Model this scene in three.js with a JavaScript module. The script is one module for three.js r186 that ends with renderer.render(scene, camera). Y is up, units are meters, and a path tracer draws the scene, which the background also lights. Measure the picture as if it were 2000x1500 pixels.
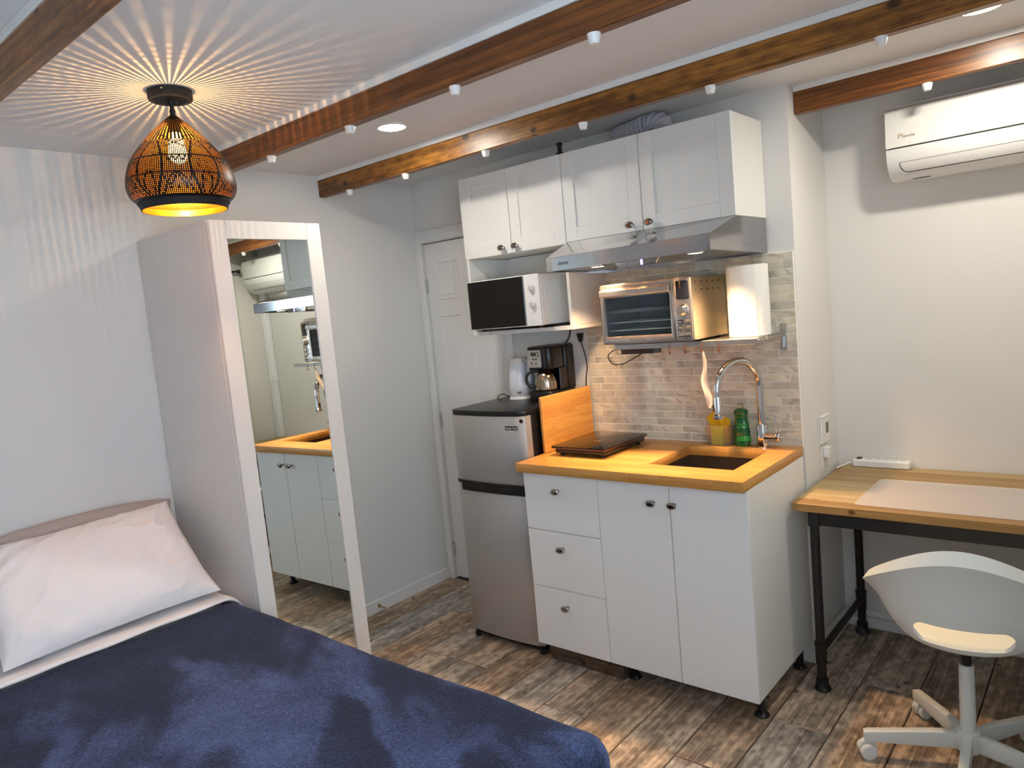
import * as THREE from 'three';
import { mergeGeometries, toCreasedNormals, mergeVertices } from 'three/addons/utils/BufferGeometryUtils.js';
import { RectAreaLightUniformsLib } from 'three/addons/lights/RectAreaLightUniformsLib.js';
import { Brush, Evaluator, SUBTRACTION } from 'three-bvh-csg';

// ---------------------------------------------------------------- camera, sky, exposure
const scene = new THREE.Scene();
const camera = new THREE.PerspectiveCamera(55.826, 2000 / 1500, 0.05, 50);
camera.position.set(3.1084, 1.5559, 2.9092);
camera.rotation.set(-0.1011, 0.70668, -0.09299, 'YXZ');
const SKY = 2.25;                                  // daylight outside the window
scene.background = new THREE.Color().setRGB(0.64 * SKY, 0.79 * SKY, 0.97 * SKY);
const renderer = new THREE.WebGLRenderer({ antialias: true });
renderer.toneMapping = THREE.LinearToneMapping;
renderer.toneMappingExposure = 5.6;
renderer.shadowMap.enabled = true;
RectAreaLightUniformsLib.init();
const LAMP = 62, LAMP_COLOR = [1.0, 0.95, 0.83];    // recessed ceiling lamps
const PENDANT = 0.15, PENDANT_COLOR = [1.0, 0.57, 0.22];
const HOOD = 0.95, HOOD_COLOR = [1.0, 0.64, 0.34];

// ---------------------------------------------------------------- small tools
function rng(seed) { let a = seed >>> 0; return () => { a = (a + 0x6D2B79F5) | 0; let t = Math.imul(a ^ (a >>> 15), 1 | a); t = (t + Math.imul(t ^ (t >>> 7), 61 | t)) ^ t; return ((t ^ (t >>> 14)) >>> 0) / 4294967296; }; }
const clamp = (x, a = 0, b = 1) => Math.min(b, Math.max(a, x)), mix = (a, b, t) => a + (b - a) * t, sm = (a, b, x) => { const t = clamp((x - a) / (b - a)); return t * t * (3 - 2 * t); };
function hash(i, j, s) { let h = Math.imul(i, 374761393) ^ Math.imul(j, 668265263) ^ Math.imul(s, 2147483647 ^ 0x27d4eb2d); h = Math.imul(h ^ (h >>> 13), 1274126177); return ((h ^ (h >>> 16)) >>> 0) / 4294967296; }
// value noise that repeats after (px, py) cells
function pn(x, y, px, py, s) {
  const i = Math.floor(x), j = Math.floor(y), fx = x - i, fy = y - j, u = fx * fx * (3 - 2 * fx), v = fy * fy * (3 - 2 * fy), w = (a, n) => ((a % n) + n) % n;
  return mix(mix(hash(w(i, px), w(j, py), s), hash(w(i + 1, px), w(j, py), s), u), mix(hash(w(i, px), w(j + 1, py), s), hash(w(i + 1, px), w(j + 1, py), s), u), v);
}
function fbm(x, y, px, py, s, n = 4) { let a = 0.5, r = 0, t = 0; for (let k = 0; k < n; k++) { r += a * pn(x, y, px, py, s + k * 17); t += a; a *= 0.5; x *= 2; y *= 2; px *= 2; py *= 2; } return r / t; }
function dtex(w, h, fn, su = 1, sv = 1, srgb = true) {
  const d = new Uint8Array(w * h * 4);
  for (let j = 0; j < h; j++) for (let i = 0; i < w; i++) { const c = fn((i + 0.5) / w, (j + 0.5) / h), o = (j * w + i) * 4; d[o] = clamp(c[0], 0, 255); d[o + 1] = clamp(c[1], 0, 255); d[o + 2] = clamp(c[2], 0, 255); d[o + 3] = 255; }
  const t = new THREE.DataTexture(d, w, h); t.wrapS = t.wrapT = THREE.RepeatWrapping; t.magFilter = THREE.LinearFilter; t.repeat.set(1 / su, 1 / sv);
  if (srgb) t.colorSpace = THREE.SRGBColorSpace; t.needsUpdate = true; return t;
}
const grey = (x) => [x * 255, x * 255, x * 255], lerp3 = (a, b, t) => [mix(a[0], b[0], t), mix(a[1], b[1], t), mix(a[2], b[2], t)];

// geometry: everything non-indexed with position, normal, uv so that it can be merged
const norm = (g) => { g = g.index ? g.toNonIndexed() : g; for (const k of Object.keys(g.attributes)) if (!['position', 'normal', 'uv'].includes(k)) g.deleteAttribute(k); if (!g.attributes.uv) g.setAttribute('uv', new THREE.BufferAttribute(new Float32Array(g.attributes.position.count * 2), 2)); g.morphAttributes = {}; return g; };
const merge = (list) => mergeGeometries(list.map(norm));
// chamfered box between two corners; c = chamfer, g = axis the grain runs along (0 x, 1 y, 2 z), uo = offset into the texture
function bx(x0, x1, y0, y1, z0, z1, c = 0.0015, g = 0, uo = [0, 0]) {
  const lo = [x0, y0, z0], hi = [x1, y1, z1], mid = [(x0 + x1) / 2, (y0 + y1) / 2, (z0 + z1) / 2], P = [], N = [], U = [];
  c = Math.min(c, (x1 - x0) * 0.45, (y1 - y0) * 0.45, (z1 - z0) * 0.45);
  const pt = (s, a) => [0, 1, 2].map((k) => (s[k] > 0 ? hi[k] - (k === a ? 0 : c) : lo[k] + (k === a ? 0 : c)));
  const poly = (pts) => {
    const A = new THREE.Vector3(...pts[0]), n = new THREE.Vector3(...pts[1]).sub(A).cross(new THREE.Vector3(...pts[2]).sub(A)).normalize(), m = [0, 1, 2].map((k) => pts.reduce((t, p) => t + p[k], 0) / pts.length - mid[k]);
    if (n.x * m[0] + n.y * m[1] + n.z * m[2] < 0) { pts.reverse(); n.negate(); }
    const an = n.toArray().map(Math.abs), ax = an.indexOf(Math.max(...an)), u = ax === g ? (g + 1) % 3 : g, v = 3 - ax - u;
    for (let k = 1; k + 1 < pts.length; k++) for (const p of [pts[0], pts[k], pts[k + 1]]) { P.push(...p); N.push(n.x, n.y, n.z); U.push(p[u] + uo[0], p[v] + uo[1]); }
  };
  for (let a = 0; a < 3; a++) {
    const b = (a + 1) % 3, d = (a + 2) % 3, S = (x, y, z) => { const s = [0, 0, 0]; s[a] = x; s[b] = y; s[d] = z; return s; };
    for (const s of [-1, 1]) poly([[-1, -1], [1, -1], [1, 1], [-1, 1]].map(([p, q]) => pt(S(s, p, q), a)));
    if (c > 0) for (const p of [-1, 1]) for (const q of [-1, 1]) poly([pt(S(-1, p, q), b), pt(S(1, p, q), b), pt(S(1, p, q), d), pt(S(-1, p, q), d)]);
  }
  if (c > 0) for (const x of [-1, 1]) for (const y of [-1, 1]) for (const z of [-1, 1]) poly([pt([x, y, z], 0), pt([x, y, z], 1), pt([x, y, z], 2)]);
  const geo = new THREE.BufferGeometry();
  geo.setAttribute('position', new THREE.Float32BufferAttribute(P, 3)); geo.setAttribute('normal', new THREE.Float32BufferAttribute(N, 3)); geo.setAttribute('uv', new THREE.Float32BufferAttribute(U, 2));
  return geo;
}
const shapeOf = (pts, holes = []) => { const s = new THREE.Shape(pts.map((p) => new THREE.Vector2(...p))); for (const h of holes) s.holes.push(new THREE.Path(h.map((p) => new THREE.Vector2(...p)))); return s; };
function ext(shape, depth, bevel = 0, crease = 0.5) { const g = new THREE.ExtrudeGeometry(shape, { depth: depth - 2 * bevel, bevelEnabled: bevel > 0, bevelThickness: bevel, bevelSize: bevel, bevelOffset: -bevel, bevelSegments: 2, curveSegments: 16 }); if (bevel) g.translate(0, 0, bevel); return crease ? toCreasedNormals(norm(g), crease) : norm(g); }
const prismX = (zy, x0, x1, bevel = 0, crease = 0.5) => ext(shapeOf(zy.map(([z, y]) => [-z, y])), x1 - x0, bevel, crease).rotateY(Math.PI / 2).translate(x0, 0, 0);
const prismY = (xz, y0, y1, bevel = 0, crease = 0.5, holes = []) => ext(shapeOf(xz.map(([x, z]) => [x, -z]), holes.map((h) => h.map(([x, z]) => [x, -z]))), y1 - y0, bevel, crease).rotateX(-Math.PI / 2).translate(0, y0, 0);
const prismZ = (xy, z0, z1, bevel = 0, crease = 0.5, holes = []) => ext(shapeOf(xy, holes), z1 - z0, bevel, crease).translate(0, 0, z0);
function rrect(x0, x1, y0, y1, r, n = 6) { const o = []; for (const [cx, cy, a] of [[x1 - r, y0 + r, -90], [x1 - r, y1 - r, 0], [x0 + r, y1 - r, 90], [x0 + r, y0 + r, 180]]) for (let k = 0; k <= n; k++) { const t = (a + 90 * k / n) * Math.PI / 180; o.push([cx + r * Math.cos(t), cy + r * Math.sin(t)]); } return o; }
const lathe = (pts, at = [0, 0, 0], seg = 32, crease = 0.6) => toCreasedNormals(norm(new THREE.LatheGeometry(pts.map((p) => new THREE.Vector2(...p)), seg)), crease).translate(...at);
// smooth round bar or spun part along an arbitrary direction
function turned(pts, from, dir, seg = 24, crease = 0.6) { const g = lathe(pts, [0, 0, 0], seg, crease); g.applyQuaternion(new THREE.Quaternion().setFromUnitVectors(new THREE.Vector3(0, 1, 0), new THREE.Vector3(...dir).normalize())); return g.translate(...from); }
const bar = (a, b, r, seg = 14, r2 = r) => { const d = new THREE.Vector3(...b).sub(new THREE.Vector3(...a)), L = d.length(), c = Math.min(0.0015, r * 0.3); return turned([[0, 0], [r - c, 0], [r, c], [r2, L - c], [r2 - c, L], [0, L]], a, d.toArray(), seg); };
const tube = (pts, r, n = 40, seg = 10, closed = false) => norm(new THREE.TubeGeometry(new THREE.CatmullRomCurve3(pts.map((p) => new THREE.Vector3(...p)), closed, 'catmullrom', 0.5), n, r, seg, closed));
function grid(nu, nv, fn, wrapU = false) {   // surface from fn(u, v) -> [x, y, z], smooth normals
  const P = [], U = [], I = [];
  for (let j = 0; j <= nv; j++) for (let i = 0; i <= nu; i++) { const p = fn(i / nu, j / nv); P.push(p[0], p[1], p[2]); U.push(p[3] ?? i / nu, p[4] ?? j / nv); }
  for (let j = 0; j < nv; j++) for (let i = 0; i < nu; i++) { const a = j * (nu + 1) + i, b = a + 1, c = a + nu + 1, d = c + 1; I.push(a, b, d, a, d, c); }
  const g = new THREE.BufferGeometry(); g.setAttribute('position', new THREE.Float32BufferAttribute(P, 3)); g.setAttribute('uv', new THREE.Float32BufferAttribute(U, 2)); g.setIndex(I); g.computeVertexNormals(); return g;
}

// things, parts, structure
const origin = new WeakMap(), used = new Map();
function numbered(n) { const k = used.get(n) ?? 0; used.set(n, k + 1); return k ? n + '_' + String(k).padStart(3, '0') : n; }
function thing(name, label, category, at = [0, 0, 0], group) { const o = new THREE.Group(); o.name = numbered(name); o.position.set(...at); o.userData = { label, category }; if (group) o.userData.group = group; origin.set(o, at); scene.add(o); return o; }
function part(parent, name, geo, mat, label) {   // geo in room coordinates
  const o = origin.get(parent) ?? [0, 0, 0]; if (o[0] || o[1] || o[2]) geo.translate(-o[0], -o[1], -o[2]);
  const m = new THREE.Mesh(geo, mat); m.name = name; m.castShadow = m.receiveShadow = true; if (label) m.userData.label = label; origin.set(m, o); parent.add(m); return m;
}
function solo(name, label, category, geo, mat, at = [0, 0, 0], group) { geo.translate(-at[0], -at[1], -at[2]); const m = new THREE.Mesh(geo, mat); m.name = numbered(name); m.position.set(...at); m.castShadow = m.receiveShadow = true; m.userData = { label, category }; if (group) m.userData.group = group; origin.set(m, at); scene.add(m); return m; }
function copy(o, at, label) { const c = o.clone(); c.name = numbered(o.name.replace(/_\d{3}$/, '')); c.userData = { ...o.userData }; if (label) c.userData.label = label; c.position.set(...at); scene.add(c); return c; }
function structure(name, label, category) { const o = new THREE.Group(); o.name = name; o.userData = { label, category, kind: 'structure' }; scene.add(o); return o; }

// ---------------------------------------------------------------- materials
const std = (color, roughness = 0.6, extra = {}) => new THREE.MeshStandardMaterial({ color, roughness, ...extra });
const phy = (color, roughness = 0.5, extra = {}) => new THREE.MeshPhysicalMaterial({ color, roughness, ...extra });
const grain = (seed, dark, light, opts = {}) => dtex(opts.w ?? 1024, opts.h ?? 256, (u, v) => {
  const f = opts.f ?? 1, wob = fbm(u * 3, v * 4, 3, 4, seed, 3) * 0.25;
  const long = fbm(u * 5 * f, (v + wob * 0.12) * 28, 5 * f, 28, seed + 3, 4), fine = fbm(u * 14 * f, v * 110, 14 * f, 110, seed + 7, 3), broad = fbm(u * 2, v * 3, 2, 3, seed + 11, 3);
  let t = clamp(0.5 + (long - 0.5) * (opts.c ?? 1.6) + (fine - 0.5) * (opts.fc ?? 0.8) + (broad - 0.5) * 0.9 + (opts.mottle ? (fbm(u * 40, v * 12, 40, 12, seed + 19, 4) - 0.5) * opts.mottle : 0));
  let c = lerp3(dark, light, t);
  for (const [kx, ky, kr] of opts.knots ?? []) { const dx = (u - kx) * (opts.su ?? 1), dy = (v - ky) * (opts.sv ?? 0.25), d = Math.hypot(dx * 0.7, dy) / kr; c = lerp3(c, opts.knot ?? [40, 22, 12], sm(1.4, 0.4, d) * 0.85); }
  return c;
}, opts.su ?? 1, opts.sv ?? 0.25);

const M = {};
const wallBump = dtex(256, 256, (u, v) => grey(fbm(u * 40, v * 40, 40, 40, 5, 3)), 0.5, 0.5, false);
M.wall = std('#dedbd6', 0.75, { bumpMap: wallBump, bumpScale: 0.00025 });
M.ceiling = std('#e2e0de', 0.8, { bumpMap: wallBump, bumpScale: 0.0003 });
M.trim = std('#e4e2de', 0.45);
M.cabinet = std('#e6e4df', 0.38);
M.cabinetBody = std('#e2e0da', 0.42);
M.wardrobe = std('#ddd8d2', 0.5, { bumpMap: dtex(256, 256, (u, v) => grey(fbm(u * 60, v * 4, 60, 4, 9, 3)), 0.4, 1.2, false), bumpScale: 0.0004 });
M.black = std('#101012', 0.4);
M.blackMatte = std('#161618', 0.7);
M.darkPlastic = std('#15151a', 0.32);
M.steel = new THREE.MeshStandardMaterial({ color: '#b9b6b2', metalness: 1, roughness: 0.3, bumpMap: dtex(256, 256, (u, v) => grey(fbm(u * 3, v * 120, 3, 120, 21, 2)), 0.3, 0.15, false), bumpScale: 0.00008 });
M.fridgeSteel = new THREE.MeshStandardMaterial({ color: '#c4c2c0', metalness: 0.66, roughness: 0.38, bumpMap: dtex(256, 256, (u, v) => grey(fbm(u * 3, v * 120, 3, 120, 23, 2)), 0.3, 0.15, false), bumpScale: 0.00006 });
M.chrome = new THREE.MeshStandardMaterial({ color: '#d8d8da', metalness: 1, roughness: 0.07 });
M.nickel = new THREE.MeshStandardMaterial({ color: '#9a9692', metalness: 1, roughness: 0.09 });
M.brass = new THREE.MeshStandardMaterial({ color: '#a58850', metalness: 1, roughness: 0.3 });
M.copper = new THREE.MeshStandardMaterial({ color: '#b06a48', metalness: 1, roughness: 0.25 });
M.mirror = new THREE.MeshStandardMaterial({ color: '#dfe6e2', metalness: 1, roughness: 0.0 });
M.whitePlastic = std('#e6e5e2', 0.35);
M.chairShell = std('#dedfd8', 0.45);
M.chairPad = std('#e4dcc6', 0.85);
M.rubber = std('#1b1b1d', 0.85);
M.glass = new THREE.MeshPhysicalMaterial({ color: '#ffffff', roughness: 0.0, transmission: 1, thickness: 0, ior: 1.5 });
M.smoked = new THREE.MeshPhysicalMaterial({ color: '#d6dee2', roughness: 0.0, transmission: 1, thickness: 0, ior: 1.5 });
M.acrylic = new THREE.MeshPhysicalMaterial({ color: '#f2f0ea', roughness: 0.03, transmission: 0.95, thickness: 0, ior: 1.49 });

const SU = 1.2, SV = 0.2;
M.beam = [std('#ffffff', 0.38, { map: grain(31, [82, 48, 17], [164, 110, 46], { mottle: 0.9, su: 1.6, sv: 0.2, knots: [[0.1, 0.5, 0.012], [0.34, 0.3, 0.009], [0.61, 0.7, 0.014], [0.83, 0.45, 0.01]], c: 1.3 }) }),
  std('#ffffff', 0.37, { map: grain(47, [78, 43, 18], [146, 90, 40], { mottle: 0.4, su: 1.6, sv: 0.2, knots: [[0.22, 0.6, 0.012], [0.5, 0.4, 0.016], [0.74, 0.65, 0.009]], c: 1.2 }) })];
const plankTone = [[[98, 88, 79], [206, 192, 176]], [[96, 82, 69], [208, 184, 160]], [[106, 98, 90], [216, 206, 194]], [[100, 82, 66], [208, 180, 151]]];
M.plank = plankTone.map(([a, b], i) => { const k = []; const r = rng(90 + i); for (let n = 0; n < 3; n++) k.push([r(), 0.15 + 0.7 * r(), 0.005 + 0.006 * r()]); return std('#ffffff', 0.46, { map: grain(61 + i * 13, a, b, { su: SU, sv: SV, knots: k, knot: [70, 58, 48], c: 0.8, fc: 0.55, f: 1, mottle: 1.0 }), bumpMap: dtex(512, 128, (u, v) => grey(fbm(u * 14, v * 70, 14, 70, 71 + i, 3)), SU, SV, false), bumpScale: 0.0008 }); });
M.grout = std('#14110f', 0.95);
const bambooMap = dtex(1024, 512, (u, v) => {
  const row = Math.floor(v * 16), seg = Math.floor(u * 3 + hash(row, 1, 5) * 3), tone = hash(row, seg % 3, 6);
  const f = fbm(u * 12, v * 160, 12, 160, 101, 3), edge = Math.abs(v * 16 - row - 0.5) > 0.485 ? 0.87 : 1;
  const node = Math.abs(((u * 5 + hash(row, 3, 7)) % 1) - 0.5) < 0.012 ? 0.94 : 1;
  const t = clamp(0.25 + tone * 0.5 + (f - 0.5) * 0.9); return lerp3([190, 132, 62], [226, 176, 100], t).map((x) => x * edge * node);
}, 1.0, 0.32);
M.bamboo = std('#ece6e0', 0.36, { map: bambooMap });
M.bambooPale = std('#fff4e4', 0.45, { map: bambooMap });
M.pine = [0, 1, 2].map((i) => std('#dcdad6', 0.42, { map: grain(131 + i * 7, [[166, 130, 74], [190, 158, 102], [160, 118, 62]][i], [[202, 170, 116], [222, 196, 146], [196, 160, 104]][i], { su: 1.4, sv: 0.2, c: 1.3, fc: 0.6, knots: i === 2 ? [[0.16, 0.4, 0.009], [0.62, 0.6, 0.007]] : [[0.45, 0.2 + i * 0.3, 0.006]], knot: [92, 48, 20] }) }));
const marble = (seed, a, b, vein) => dtex(512, 512, (u, v) => {
  const w = fbm(u * 5, v * 5, 5, 5, seed, 4), s = fbm(u * 6 + w * 1.2, v * 14 + w * 1.5 + u * 6, 6, 14, seed + 5, 4), c = lerp3(a, b, clamp(0.5 + (fbm(u * 9, v * 9, 9, 9, seed + 9, 3) - 0.5) * 1.7)), ridge = 1 - Math.abs(s - 0.5) * 2;
  return lerp3(c, vein, sm(0.8, 1.0, ridge) * 0.42 * sm(0.42, 0.62, fbm(u * 3, v * 3, 3, 3, seed + 14, 2)));
}, 0.5, 0.5);
M.tile = [phy('#ffffff', 0.32, { map: marble(151, [190, 185, 167], [220, 216, 199], [122, 115, 104]) }), phy('#ffffff', 0.32, { map: marble(163, [178, 173, 157], [212, 207, 190], [110, 103, 94]) }), phy('#ffffff', 0.32, { map: marble(177, [200, 191, 168], [226, 219, 198], [134, 124, 108]) })];
M.tileGrout = std('#f2ede4', 0.9);
const pile = dtex(512, 512, (u, v) => grey(fbm(u * 110, v * 110, 110, 110, 201, 2)), 0.35, 0.35, false);
M.blanket = phy('#ffffff', 0.95, { sheen: 0.6, sheenRoughness: 0.6, sheenColor: new THREE.Color().setRGB(0.16, 0.2, 0.32), bumpMap: pile, bumpScale: 0.004, map: dtex(1024, 1024, (u, v) => {   // brushed pile: swathes lying one way or the other
  const w = fbm(u * 5, v * 5, 5, 5, 211, 3), p = u + v, a = 0.6 * fbm(p * 3 + w * 1.3, (v * 2 - u) * 5 + w, 3, 5, 223, 4) + 0.4 * fbm(u * 4, v * 4, 4, 4, 227, 3), b = fbm(u * 11, v * 14 + w * 3, 11, 14, 229, 3), f = pn(u * 420, v * 420, 420, 420, 233);
  const t = clamp(sm(0.42, 0.56, a) * 0.75 + (b - 0.5) * 0.8 + (f - 0.5) * 0.75); return lerp3([27, 33, 58], [79, 94, 136], t);
}, 1.7, 1.7) });
const weave = dtex(256, 256, (u, v) => grey(0.5 + 0.25 * (fbm(u * 30, v * 30, 30, 30, 241, 3) - 0.5) + 0.25 * (pn(u * 128, v * 128, 128, 128, 243) - 0.5)), 0.3, 0.3, false);
M.linen = std('#e8e4e4', 0.9, { bumpMap: weave, bumpScale: 0.0012 });
M.linenTaupe = std('#b3a49c', 0.9, { bumpMap: weave, bumpScale: 0.0012 });
M.mattress = std('#d8d4d0', 0.9);
M.curtain = new THREE.MeshPhysicalMaterial({ color: '#dfe6e6', roughness: 0.95, transmission: 0.3, thickness: 0, side: THREE.DoubleSide });

// ---------------------------------------------------------------- the room
const H = 2.3155, XR = 3.44, ZF = 3.55, ZA = -0.43, XK = 2.128, YT = 0.91;
{
  const f = structure('floor', 'weathered grey-brown wood-look plank floor', 'floor');
  part(f, 'subfloor', bx(-0.12, XR + 0.12, -0.12, -0.012, -0.55, ZF + 0.12, 0), M.grout);
  const xs = [-0.025]; while (xs[xs.length - 1] < XR) xs.push(xs[xs.length - 1] + 0.1953);
  const joint = [0.95, 0.15, 0.342, 0.74, 0.735, 0.46, 0.07, 0.83, 0.46, 0.24, 0.857, 0.48, 0.075, 0.86, 0.47, 0.08, 0.85, 0.4], r = rng(7), L = 1.17;
  for (let i = 0; i + 1 < xs.length; i++) {
    const x0 = Math.max(xs[i], 0), x1 = Math.min(xs[i + 1], XR); if (x1 - x0 < 0.02) continue;
    const zMin = x1 > XK + 0.02 ? ZA : 0.0; let z = joint[i] - L * 2;
    for (; z < ZF; z += L) { const z0 = Math.max(z, zMin), z1 = Math.min(z + L, ZF); if (z1 - z0 < 0.02) continue; part(f, 'plank', bx(x0 + 0.0023, x1 - 0.0023, -0.014, 0, z0 + 0.0023, z1 - 0.0023, 0.0012, 2, [r() * 3, r() * 2]), M.plank[Math.floor(r() * 4)]); }
  }
}
{
  const c = structure('ceiling', 'flat white painted plaster ceiling', 'ceiling'); part(c, 'plaster', bx(-0.12, XR + 0.12, H, H + 0.12, -0.55, ZF + 0.12, 0), M.ceiling);
  const l = structure('wall_left', 'white painted wall behind wardrobe and pillows', 'wall'); part(l, 'plaster', bx(-0.12, 0, 0, H, -0.12, ZF + 0.12, 0), M.wall);
  const al = structure('wall_alcove', 'white painted wall of desk alcove below air conditioner', 'wall');
  part(al, 'plaster', bx(XK - 0.12, XR + 0.12, 0, H, ZA - 0.12, ZA, 0), M.wall); part(al, 'return_wall', bx(XK - 0.12, XK, 0, H, ZA, -0.12, 0), M.wall);
  const wr = structure('wall_right', 'white painted wall beside desk alcove', 'wall'), D0 = 2.02, D1 = 3.48, DB = 0.95, DT = 2.1;
  part(wr, 'plaster', merge([bx(XR, XR + 0.12, 0, H, ZA, D0, 0), bx(XR, XR + 0.12, DT, H, D0, D1, 0), bx(XR, XR + 0.12, 0, DB, D0, D1, 0), bx(XR, XR + 0.12, 0, H, D1, ZF + 0.12, 0)]), M.wall);
  const wd = structure('window_1', 'white framed window beside the bed foot', 'window');   // beside the camera: where the daylight comes in
  part(wd, 'window_frame', merge([bx(XR + 0.02, XR + 0.09, DB, DT, D0, D0 + 0.06), bx(XR + 0.02, XR + 0.09, DB, DT, D1 - 0.06, D1), bx(XR + 0.02, XR + 0.09, DT - 0.06, DT, D0 + 0.06, D1 - 0.06), bx(XR + 0.02, XR + 0.09, DB, DB + 0.06, D0 + 0.06, D1 - 0.06), bx(XR + 0.02, XR + 0.09, DB + 0.06, DT - 0.06, 2.72, 2.78)]), M.trim);
  part(wd, 'pane', bx(XR + 0.052, XR + 0.056, DB + 0.06, DT - 0.06, D0 + 0.06, 2.72, 0), M.glass); part(wd, 'pane', bx(XR + 0.052, XR + 0.056, DB + 0.06, DT - 0.06, 2.78, D1 - 0.06, 0), M.glass);
  const wf = structure('wall_front', 'white painted wall behind the bed side', 'wall'); part(wf, 'plaster', bx(-0.12, XR + 0.12, 0, H, ZF, ZF + 0.12, 0), M.wall);
}
{
  const w = structure('wall_back', 'white kitchen wall with marble mosaic backsplash', 'wall');
  part(w, 'plaster', merge([bx(0, 0.042, 0, H, -0.12, 0, 0), bx(0.042, 0.612, 1.976, H, -0.12, 0, 0), bx(0.612, XK, 0, H, -0.12, 0, 0), bx(0.042, 0.612, 0, 1.976, -0.12, -0.1, 0)]), M.wall);
  part(w, 'grout_bed', bx(1.129, XK - 0.004, 0.9, 1.685, 0, 0.0075, 0.0005), M.tileGrout);
  const r = rng(33), rows = 24, y0 = 0.913, ph = (1.685 - y0) / rows;
  for (let j = 0; j < rows; j++) {
    let x = 1.1295 - (j % 2 ? 0 : 0); const end = XK - 0.0045;
    let first = true;
    while (x < end - 0.012) {
      let L = [0.062, 0.1, 0.135, 0.175, 0.215][Math.floor(r() * 5)] * (0.9 + 0.2 * r()); if (first && r() < 0.5) L *= 0.6; first = false; if (end - x - L < 0.03) L = end - x;
      const p = r() * 0.0012;
      part(w, 'tile', bx(x + 0.0017, x + L - 0.0017, y0 + j * ph + 0.0017, y0 + (j + 1) * ph - 0.0017, 0.004, 0.0092 + p, 0.0012, 0, [r() * 4, r() * 4]), M.tile[Math.floor(r() * 3)]); x += L;
    }
  }
  const b1 = structure('baseboard_left', 'low white painted baseboard', 'baseboard'); part(b1, 'board', bx(0, 0.013, 0, 0.068, 0.02, 1.06, 0.003), M.trim); part(b1, 'board', bx(0, 0.013, 0, 0.068, 1.575, ZF, 0.003), M.trim);
  const b2 = structure('baseboard_alcove', 'white painted baseboard under the desk', 'baseboard');
  part(b2, 'board', merge([bx(XK + 0.013, XR, 0, 0.05, ZA, ZA + 0.014, 0.003), bx(XK + 0.013, XR, 0.052, 0.085, ZA, ZA + 0.011, 0.003)]), M.trim); part(b2, 'board', bx(XK, XK + 0.013, 0, 0.085, ZA, 0.0, 0.003), M.trim); part(b2, 'board', bx(2.06, XK + 0.013, 0, 0.085, 0, 0.013, 0.003), M.trim);
  const b3 = structure('baseboard_right', 'white painted baseboard by the curtain', 'baseboard'); part(b3, 'board', bx(XR - 0.013, XR, 0, 0.085, ZA + 0.02, 1.69, 0.003), M.trim);
}
{   // panelled door in the back wall, partly hidden by the fridge
  const d = structure('door_1', 'white six-panel door behind the fridge', 'door');
  const leaf = part(d, 'door_leaf', bx(0.046, 0.608, 0.008, 1.972, -0.045, -0.014, 0.002), M.trim);
  const panel = (x0, x1, y0, y1) => {
    part(leaf, 'panel_moulding', merge([bx(x0, x1, y0, y0 + 0.011, -0.0145, -0.0085, 0.003), bx(x0, x1, y1 - 0.011, y1, -0.0145, -0.0085, 0.003), bx(x0, x0 + 0.011, y0 + 0.011, y1 - 0.011, -0.0145, -0.0085, 0.003), bx(x1 - 0.011, x1, y0 + 0.011, y1 - 0.011, -0.0145, -0.0085, 0.003)]), M.trim);
    part(leaf, 'panel', bx(x0 + 0.024, x1 - 0.024, y0 + 0.024, y1 - 0.024, -0.0145, -0.0095, 0.004), M.trim);
  };
  for (const [x0, x1] of [[0.132, 0.292], [0.362, 0.522]]) { panel(x0, x1, 1.652, 1.868); panel(x0, x1, 0.93, 1.565); panel(x0, x1, 0.2, 0.82); }
  part(d, 'casing', bx(0.002, 0.043, 0, 1.98, 0, 0.014, 0.003), M.trim); part(d, 'casing', bx(0.611, 0.662, 0, 1.98, 0, 0.014, 0.003), M.trim); part(d, 'casing', bx(0.002, 0.662, 1.98, 2.048, 0, 0.015, 0.003), M.trim);
  for (const y of [1.736, 0.959, 0.18]) { const h = part(d, 'hinge', bx(0.043, 0.056, y - 0.04, y + 0.04, -0.014, -0.0115, 0.0005), std('#c4c2be', 0.45)); part(h, 'hinge_pin', bar([0.0455, y - 0.043, -0.008], [0.0455, y + 0.043, -0.008], 0.0042), std('#b4b2ae', 0.4)); }
}
// ---------------------------------------------------------------- ceiling beams and the small white caps on them
const beamLabel = ['stained timber ceiling beam over the bed, beyond the pendant lamp', 'stained timber ceiling beam passing behind the pendant lamp', 'stained timber ceiling beam in front of the upper kitchen cabinets', 'short stained timber ceiling beam in front of the air conditioner'];
const beamZ = [2.275, 1.335, 0.63, -0.071];
beamZ.forEach((z, i) => {
  const x0 = i === 3 ? XK : 0, g = thing('ceiling_beam', beamLabel[i], 'beam', [(x0 + XR) / 2, 2.209, z - 0.019]);
  part(g, 'timber', bx(x0 + 0.001, XR - 0.001, 2.209, 2.2927, z - 0.038, z, 0.0025, 0, [i * 0.77, i * 0.13]), M.beam[i % 2]);
  part(g, 'furring_strip', bx(x0 + 0.001, XR - 0.001, 2.2927, H, z - 0.04, z + 0.004, 0.002), M.trim, 'white furring strip between beam and ceiling');
});
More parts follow.
